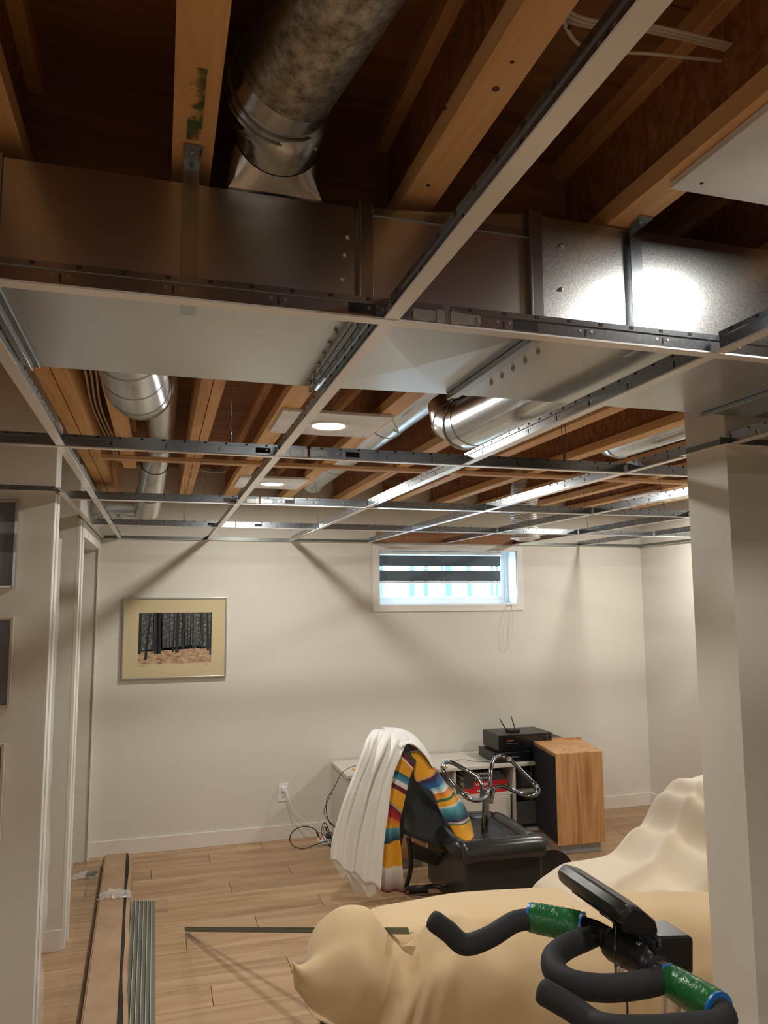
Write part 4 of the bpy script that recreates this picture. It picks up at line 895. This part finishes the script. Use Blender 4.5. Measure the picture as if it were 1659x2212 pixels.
for u in (.08, 1.85): MB().prism([loc(u,.06,0), loc(u+.04,.06,0), loc(u+.04,.10,0), loc(u,.10,0)], (0,0,.03)).build('foot', BPLAS, sf)
# seat behind
def top2(u, v_): return .462 + .022*math.sin(PI*min(1, max(0, u/.95))) - .03*max(0, 1-u/.12)**2 + .006*fnoise(u, v_, 5) + .010*math.exp(-((u-.5)/.2)**2-((v_-.2)/.1)**2)
rows = smooth_rows(drape('c2', .95, .33, top2, .42, .40, .14, .42, Vector((.79, 2.87, 0)), math.radians(-1.5), .02, .12, 6, .006, 3), 3)
c2 = cloth_obj('sofa_cover', rows, CLOTH, None, .003); tag(c2, 'smooth beige cover over the seat between ottoman and near sofa part', 'sofa cover', 'beige sofa covers')
MB().box(.84, 1.70, 2.85, 3.14, .03, .43).build('seat_base', LEATH, sf, bevel=.03)
# reclined part at right, back rising towards the right
def top3(u, v_):
    z = lerpl(u, [(0,.40),(.18,.46),(.42,.47),(.60,.58),(.76,.74),(.86,.80),(1.1,.80)])
    th = math.atan2(v_-.50, 1.15-u); rr_ = math.hypot(v_-.50, 1.15-u); z += .060*min(1, rr_*1.3)*(1-abs(math.sin(th*3.3+.9+.5*fnoise(u, v_, 2.5))))**3 + .020*min(1, rr_)*(1-abs(math.sin(th*7.7+2.1+1.2*fnoise(u, v_, 3))))**3 + .014*fnoise(u, v_, 5) - .014
    return z
rows = smooth_rows(drape('c3', 1.1, .62, top3, .34, .0, .25, .34, Vector((1.80, 2.84, 0)), math.radians(4), .010, .2, 8, .02, 5), 2)
c3 = cloth_obj('sofa_cover', rows, CLOTH2, None, .003); tag(c3, 'wrinkled beige cover, coloured paler for window light, rising over the reclined sofa back beside the wall corner', 'sofa cover', 'beige sofa covers')
MB().box(1.90, 2.85, 2.93, 3.38, .03, .36).build('seat_base', LEATH, sf, bevel=.03)
MB().prism([(2.45,2.95,.36),(2.86,2.95,.36),(2.86,2.95,.73),(2.66,2.95,.73)], (0,.42,0)).build('backrest', LEATH, sf, bevel=.03)

# ================================================================ LOOSE RAILS, CARTON AND FILM ON THE FLOOR
a_, b_ = atZ(404,2011,.012), atZ(889,2016,.50)
t = thing('metal_rail', 'single grey-green metal angle propped from the floor onto the beige cover', 'ceiling rail', tuple(a_), 'loose rails on the floor')
d = (b_-a_); n_ = d.normalized(); up = Vector((0,0,1)); up = (up-n_*up.dot(n_)).normalized(); sd = n_.cross(up)
MB().obox((a_+b_)/2, d/2, sd*.0115, up*.0006).build('face_leg', STRIPM, t); MB().obox((a_+b_)/2+sd*.011+up*.011, d/2, sd*.0006, up*.0115).build('upright_leg', STRIPM, t)
for i in range(6):
    p0 = atZ(289+i*8.4, 1939, .02); p1 = atZ(275+i*11.0, 2215, .02); p1 = p0 + (p1-p0)*1.9
    t = thing('metal_rail', '%s of the six grey-green angles lying side by side on the floor' % ['first from the carton','second from the carton','third from the carton','fourth from the carton','fifth from the carton','farthest from the carton'][i], 'ceiling rail', (p0.x, p0.y, 0), 'loose rails on the floor')
    d = p1-p0; n_ = d.normalized(); sd = Vector((n_.y, -n_.x, 0)); 
    MB().obox((p0+p1)/2-Vector((0,0,.0185)), d/2, sd*.0103, (0,0,.0012)).build('face_leg', STRIPM, t)
    MB().obox((p0+p1)/2-Vector((0,0,.0085))+sd*.0098, d/2, sd*.0011, (0,0,.0105)).build('upright_leg', STRIPE, t)
t = thing('long_carton', 'long flat brown cardboard carton lying beside the rails on the floor', 'carton', (-.2, 4.4, 0))
q = [atZ(226,1846,.07), atZ(273,1842,.07), atZ(252,2225,.07), atZ(172,2225,.07)]
q[2] = q[1] + (q[2]-q[1])*1.6; q[3] = q[0] + (q[3]-q[0])*1.6
def flo(p, z=0): return Vector((p.x, p.y, z))
MB().prism([flo(p, 0) for p in q], (0,0,.066)).build('carton_body', CARD, t, bevel=.003)
m = MB(); e = .006
m.prism([q[0]+Vector((.008,-.005,-.004)), q[1]+Vector((-.004,-.005,-.004)), q[2]+Vector((-.004,0,-.004)), q[3]+Vector((.008,0,-.004))], (0,0,.006)); m.build('carton_lid', CARD, t, bevel=.001)
m = MB(); N = 40
R_ = []
for i in range(N+1):
    s_ = i/N; p = q[1].lerp(q[2], s_); w_ = .008+.006*max(0, math.sin(s_*13))+.006*noise.noise(Vector((s_*9,0,0))); R_.append([(p.x+.001, p.y, .069), (p.x+.006+w_, p.y, .058)])
m.grid(R_); m.build('dark_opening', BLACKG, t, solid=.002)
m = MB(); R_ = []
for i in range(N+1):
    s_ = i/N; p = q[1].lerp(q[2], s_); w_ = .012+.007*max(0, math.sin(s_*13))+.007*noise.noise(Vector((s_*9,0,0))); R_.append([(p.x+w_, p.y, .064), (p.x+w_+.018, p.y, .052), (p.x+w_+.022, p.y, .006)])
m.grid(R_); m.build('side_flap', CARD, t, solid=.002)
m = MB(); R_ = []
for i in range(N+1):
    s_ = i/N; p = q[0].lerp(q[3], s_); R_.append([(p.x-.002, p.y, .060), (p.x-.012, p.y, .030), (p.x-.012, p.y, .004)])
m.grid(R_); m.build('shadow_edge', mat('painted_edge_shadow', (.12,.07,.04,1), .9), t, solid=.001)  # dark strip painting the shadow along the carton's left edge
def scrap(u, v_, z, sx, sy, h, lab, seed, tail=0):
    c_ = atZ(u, v_, z); rows = []
    for j in range(15):
        r = []
        for i in range(19):
            a = i/18*2-1; b = j/14*2-1; rr = max(0, 1-(a*a+b*b)*.75)
            zz = z+.003 + h*(rr**.8)*(.45+.75*abs(noise.noise(Vector((a*2.6+seed, b*2.6, seed)))))+h*.35*abs(noise.noise(Vector((a*7, b*7, seed))))
            r.append((c_.x+a*sx*(1+.25*noise.noise(Vector((b*2,seed,1))))+tail*max(0,a)**2*.05, c_.y+b*sy*(1+.25*noise.noise(Vector((a*2,seed,5)))), zz))
        rows.append(r)
    o = cloth_obj('film_scrap', rows, FILM, None, 0); tag(o, lab, 'plastic scrap', 'crumpled plastic scraps')
scrap(238,1938,.072,.062,.05,.045,'crumpled clear plastic scrap lying on top of the carton', 2.2, 1)
scrap(180,1895,0,.07,.045,.035,'crumpled clear plastic bag on the floor left of the carton', 5.1)
q_ = atZ(197,1892,.012)
tag(MB().obox(q_+Vector((0,0,.01)), (.03,.012,0), (-.004,.010,0), (0,0,.0012)).obox(q_+Vector((.004,.01,.016)), (.03,.012,0), (-.004,.010,.004), (0,0,.0012)).build('metal_clip', STRIPM), 'small dark metal clips inside the plastic bag on the floor', 'clips')
tag(MB().obox(atZ(283,1856,.012)+Vector((0,0,.002)), (.012,0,0), (0,.03,0), (0,0,.012)).build('cardboard_tube_end', CARD, bevel=.004), 'short cardboard tube end at the far end of the carton', 'tube')

# ================================================================ EXERCISE BIKE
bk = thing('exercise_bike', 'black exercise bike with foam handlebars and green taped grips', 'exercise bike', (.85, 1.45, 0))
HB = 1.05
def hp(u, v_, z=HB): return atZ(u, v_, z)
def ftube(name, pts, r, mt, n=20, per=8):
    P = spl(pts, per); m = MB(); N = len(P)
    if isinstance(r, tuple): rs = [r[0]+(r[1]-r[0])*i/(N-1) for i in range(N)]
    else: rs = [r]*N
    # rounded ends
    d0 = (P[0]-P[1]).normalized(); d1 = (P[-1]-P[-2]).normalized()
    P = [P[0]+d0*rs[0]*.5, P[0]+d0*rs[0]*.38] + P + [P[-1]+d1*rs[-1]*.38, P[-1]+d1*rs[-1]*.5]; rs = [rs[0]*.55, rs[0]*.85] + rs + [rs[-1]*.85, rs[-1]*.55]
    m.tube(P, rs, n); return m.build(name, mt, bk, smooth=True, auto=60)
FR = .0205
ftube('far_handle', [hp(938,1990,1.075), hp(968,2012,1.055), hp(1004,2040,1.03), hp(1055,2025,1.04), hp(1110,1992,1.055), hp(1150,1985,1.06)], FR, FOAM)
ftube('grip_core', [hp(1250,2000,1.06), hp(1288,2012,1.055)], FR*1.0, BPLAS)
def grip(P0, P1, nm, r0, r1, seed):
    P0, P1 = Vector(P0), Vector(P1); d = (P1-P0).normalized(); u = d.orthogonal().normalized(); w_ = d.cross(u); R_ = []
    N = 26; L = (P1-P0).length
    for i in range(N+1):
        s_ = i/N; c_ = P0+(P1-P0)*s_; rb = r0+(r1-r0)*s_; rb *= (1-.10*abs(2*s_-1)**6); r = []
        for k_ in range(36):
            a = 2*PI*k_/36; rr = rb*(1+.035*noise.noise(Vector((math.cos(a)*2.2, math.sin(a)*2.2, s_*7+seed)))+.015*math.sin(s_*60+math.cos(a)*3))
            r.append(c_+u*math.cos(a)*rr+w_*math.sin(a)*rr)
        R_.append(r)
    m = MB(); m.grid(R_, closed=True); g = m.build(nm, GREEN, bk, smooth=True, auto=80)
    for s_, e in ((P0, r0), (P1, r1)):
        m = MB(); m.tube([s_-d*.003, s_+d*.003], [e*.93, e*.97], 30); m.build('blue_tape_edge', BLUE, g, smooth=True)
    return g
grip(hp(1146,1981,1.06), hp(1258,2003,1.06), 'taped_grip', .0295, .030, 1)
mid = [hp(1292,2014,1.055), hp(1262,2028), hp(1222,2046), hp(1196,2070), hp(1200,2100), hp(1235,2124), hp(1295,2134), hp(1350,2132), hp(1400,2124), hp(1432,2116)]
ftube('centre_loop', mid, FR*1.08, FOAM)
ftube('crossbar', [hp(1286,2013,1.055), hp(1318,2030), hp(1360,2056), hp(1400,2078), hp(1436,2100)], .0215, FOAM)
ftube('bar_clamp', [hp(1325,2040,1.048), hp(1370,2060,1.048), hp(1410,2082,1.048)], (.030,.036), BPLAS)
ftube('chrome_sleeve', [hp(1432,2104), hp(1446,2112)], .024, CHROME)
grip(hp(1445,2116), hp(1552,2182), 'taped_grip', .0275, .030, 6)
ftube('near_handle', [hp(1535,2172), hp(1562,2190), hp(1556,2210), hp(1500,2218), hp(1400,2224), hp(1320,2222), hp(1282,2210,1.04), hp(1235,2178,1.05), hp(1175,2143,1.07)], FR, FOAM)
# head box, mounting plate, bolts
hc = hp(1418, 2048, 1.06) + Vector((.012, .0, .0))
MB().obox(hc, (.040,0,-.004), (0,.042,0), (.002,0,.034)).build('head_cover', BPLAS, bk, bevel=.008)
MB().obox(hc+Vector((-.047,.02,.008)), (.004,0,.0), (0,.066,0), (0,0,.026)).build('mounting_plate', BPLATE, bk, bevel=.002)
for u, v_ in ((1346,2021), (1385,2043), (1339,2090)):
    p = hp(u, v_, 1.06); p = Vector((hc.x-.053, p.y*(hc.x-.053)/p.x, CAMZ+(p.z-CAMZ)*(hc.x-.053)/p.x)); m = MB(); m.tube([p+Vector((.004,0,0)), p, p-Vector((.006,0,0)), p-Vector((.009,0,0))], [.010,.010,.008,.004], 16); m.build('bolt', CHROME, bk, smooth=True)
# console pod: tapered slab running across the bike
pc = Vector((.875, 1.40, 1.115)); wd = Vector((.80,0,-.60)); nn = Vector((.60,0,.80)); yy = Vector((0,1,0))
prof = [(-.070,-.006),(-.062,.016),(-.02,.026),(.045,.024),(.066,.010),(.068,-.012),(.05,-.024),(-.05,-.020)]
R_ = []
for s_, k_ in ((-.105,.6),(-.098,.85),(-.075,1.0),(0,1.04),(.11,1.0),(.135,.78),(.143,.5)):
    R_.append([pc + yy*s_ + wd*(a*k_*.80) + nn*(b*(.6+.4*k_)) for a, b in prof])
m = MB(); m.grid(R_, closed=True); m.add(R_[0], [tuple(range(8))]); m.add(R_[-1], [tuple(range(8))[::-1]])
m.build('display_pod', BPLAS, bk, smooth=True, bevel=.004, auto=35)
m = MB(); m.obox(pc-nn*.0225, wd*.035, yy*.07, nn*.0012); m.build('pod_back_plate', mat('glossy_black', (.01,.01,.012,1), .12), bk)
MB().bar(pc-nn*.015-yy*.07, hc+Vector((-.05,-.01,.045)), .04, .012).build('pod_bracket', BPLATE, bk)
m = MB(); m.tube(spl([pc-nn*.024+yy*.01, hp(1330,2000,1.09), hp(1328,2060,1.07), hp(1332,2110,1.0), hp(1345,2150,.95), hp(1355,2212,.85), Vector((.86,1.4,.5))], 8), .0022, 6); m.build('sensor_wire', BPLAS, bk, smooth=True)
m = MB(); a_ = hp(1424,2100,1.03)+Vector((.03,0,0)); m.tube([a_, Vector((a_.x-.03,a_.y+.02,.62)), Vector((a_.x-.06,a_.y+.03,.30))], .0175, 20); m.build('chrome_post', CHROME, bk, smooth=True)
m = MB(); m.tube([(.86,1.28,.42),(.78,1.28,.14)], .035, 16); m.tube([(.30,1.28,.12),(1.05,1.28,.12)], .03, 16); m.build('main_frame', BPLAS, bk, smooth=True)
for x in (.28, 1.08): MB().tube([(x,1.08,.032),(x,1.50,.032)], .03, 14).build('floor_bar', BPLAS, bk, smooth=True)
for x in (.30, 1.05): MB().box(x-.02, x+.02, 1.26, 1.30, .05, .13).build('frame_bracket', BPLAS, bk)
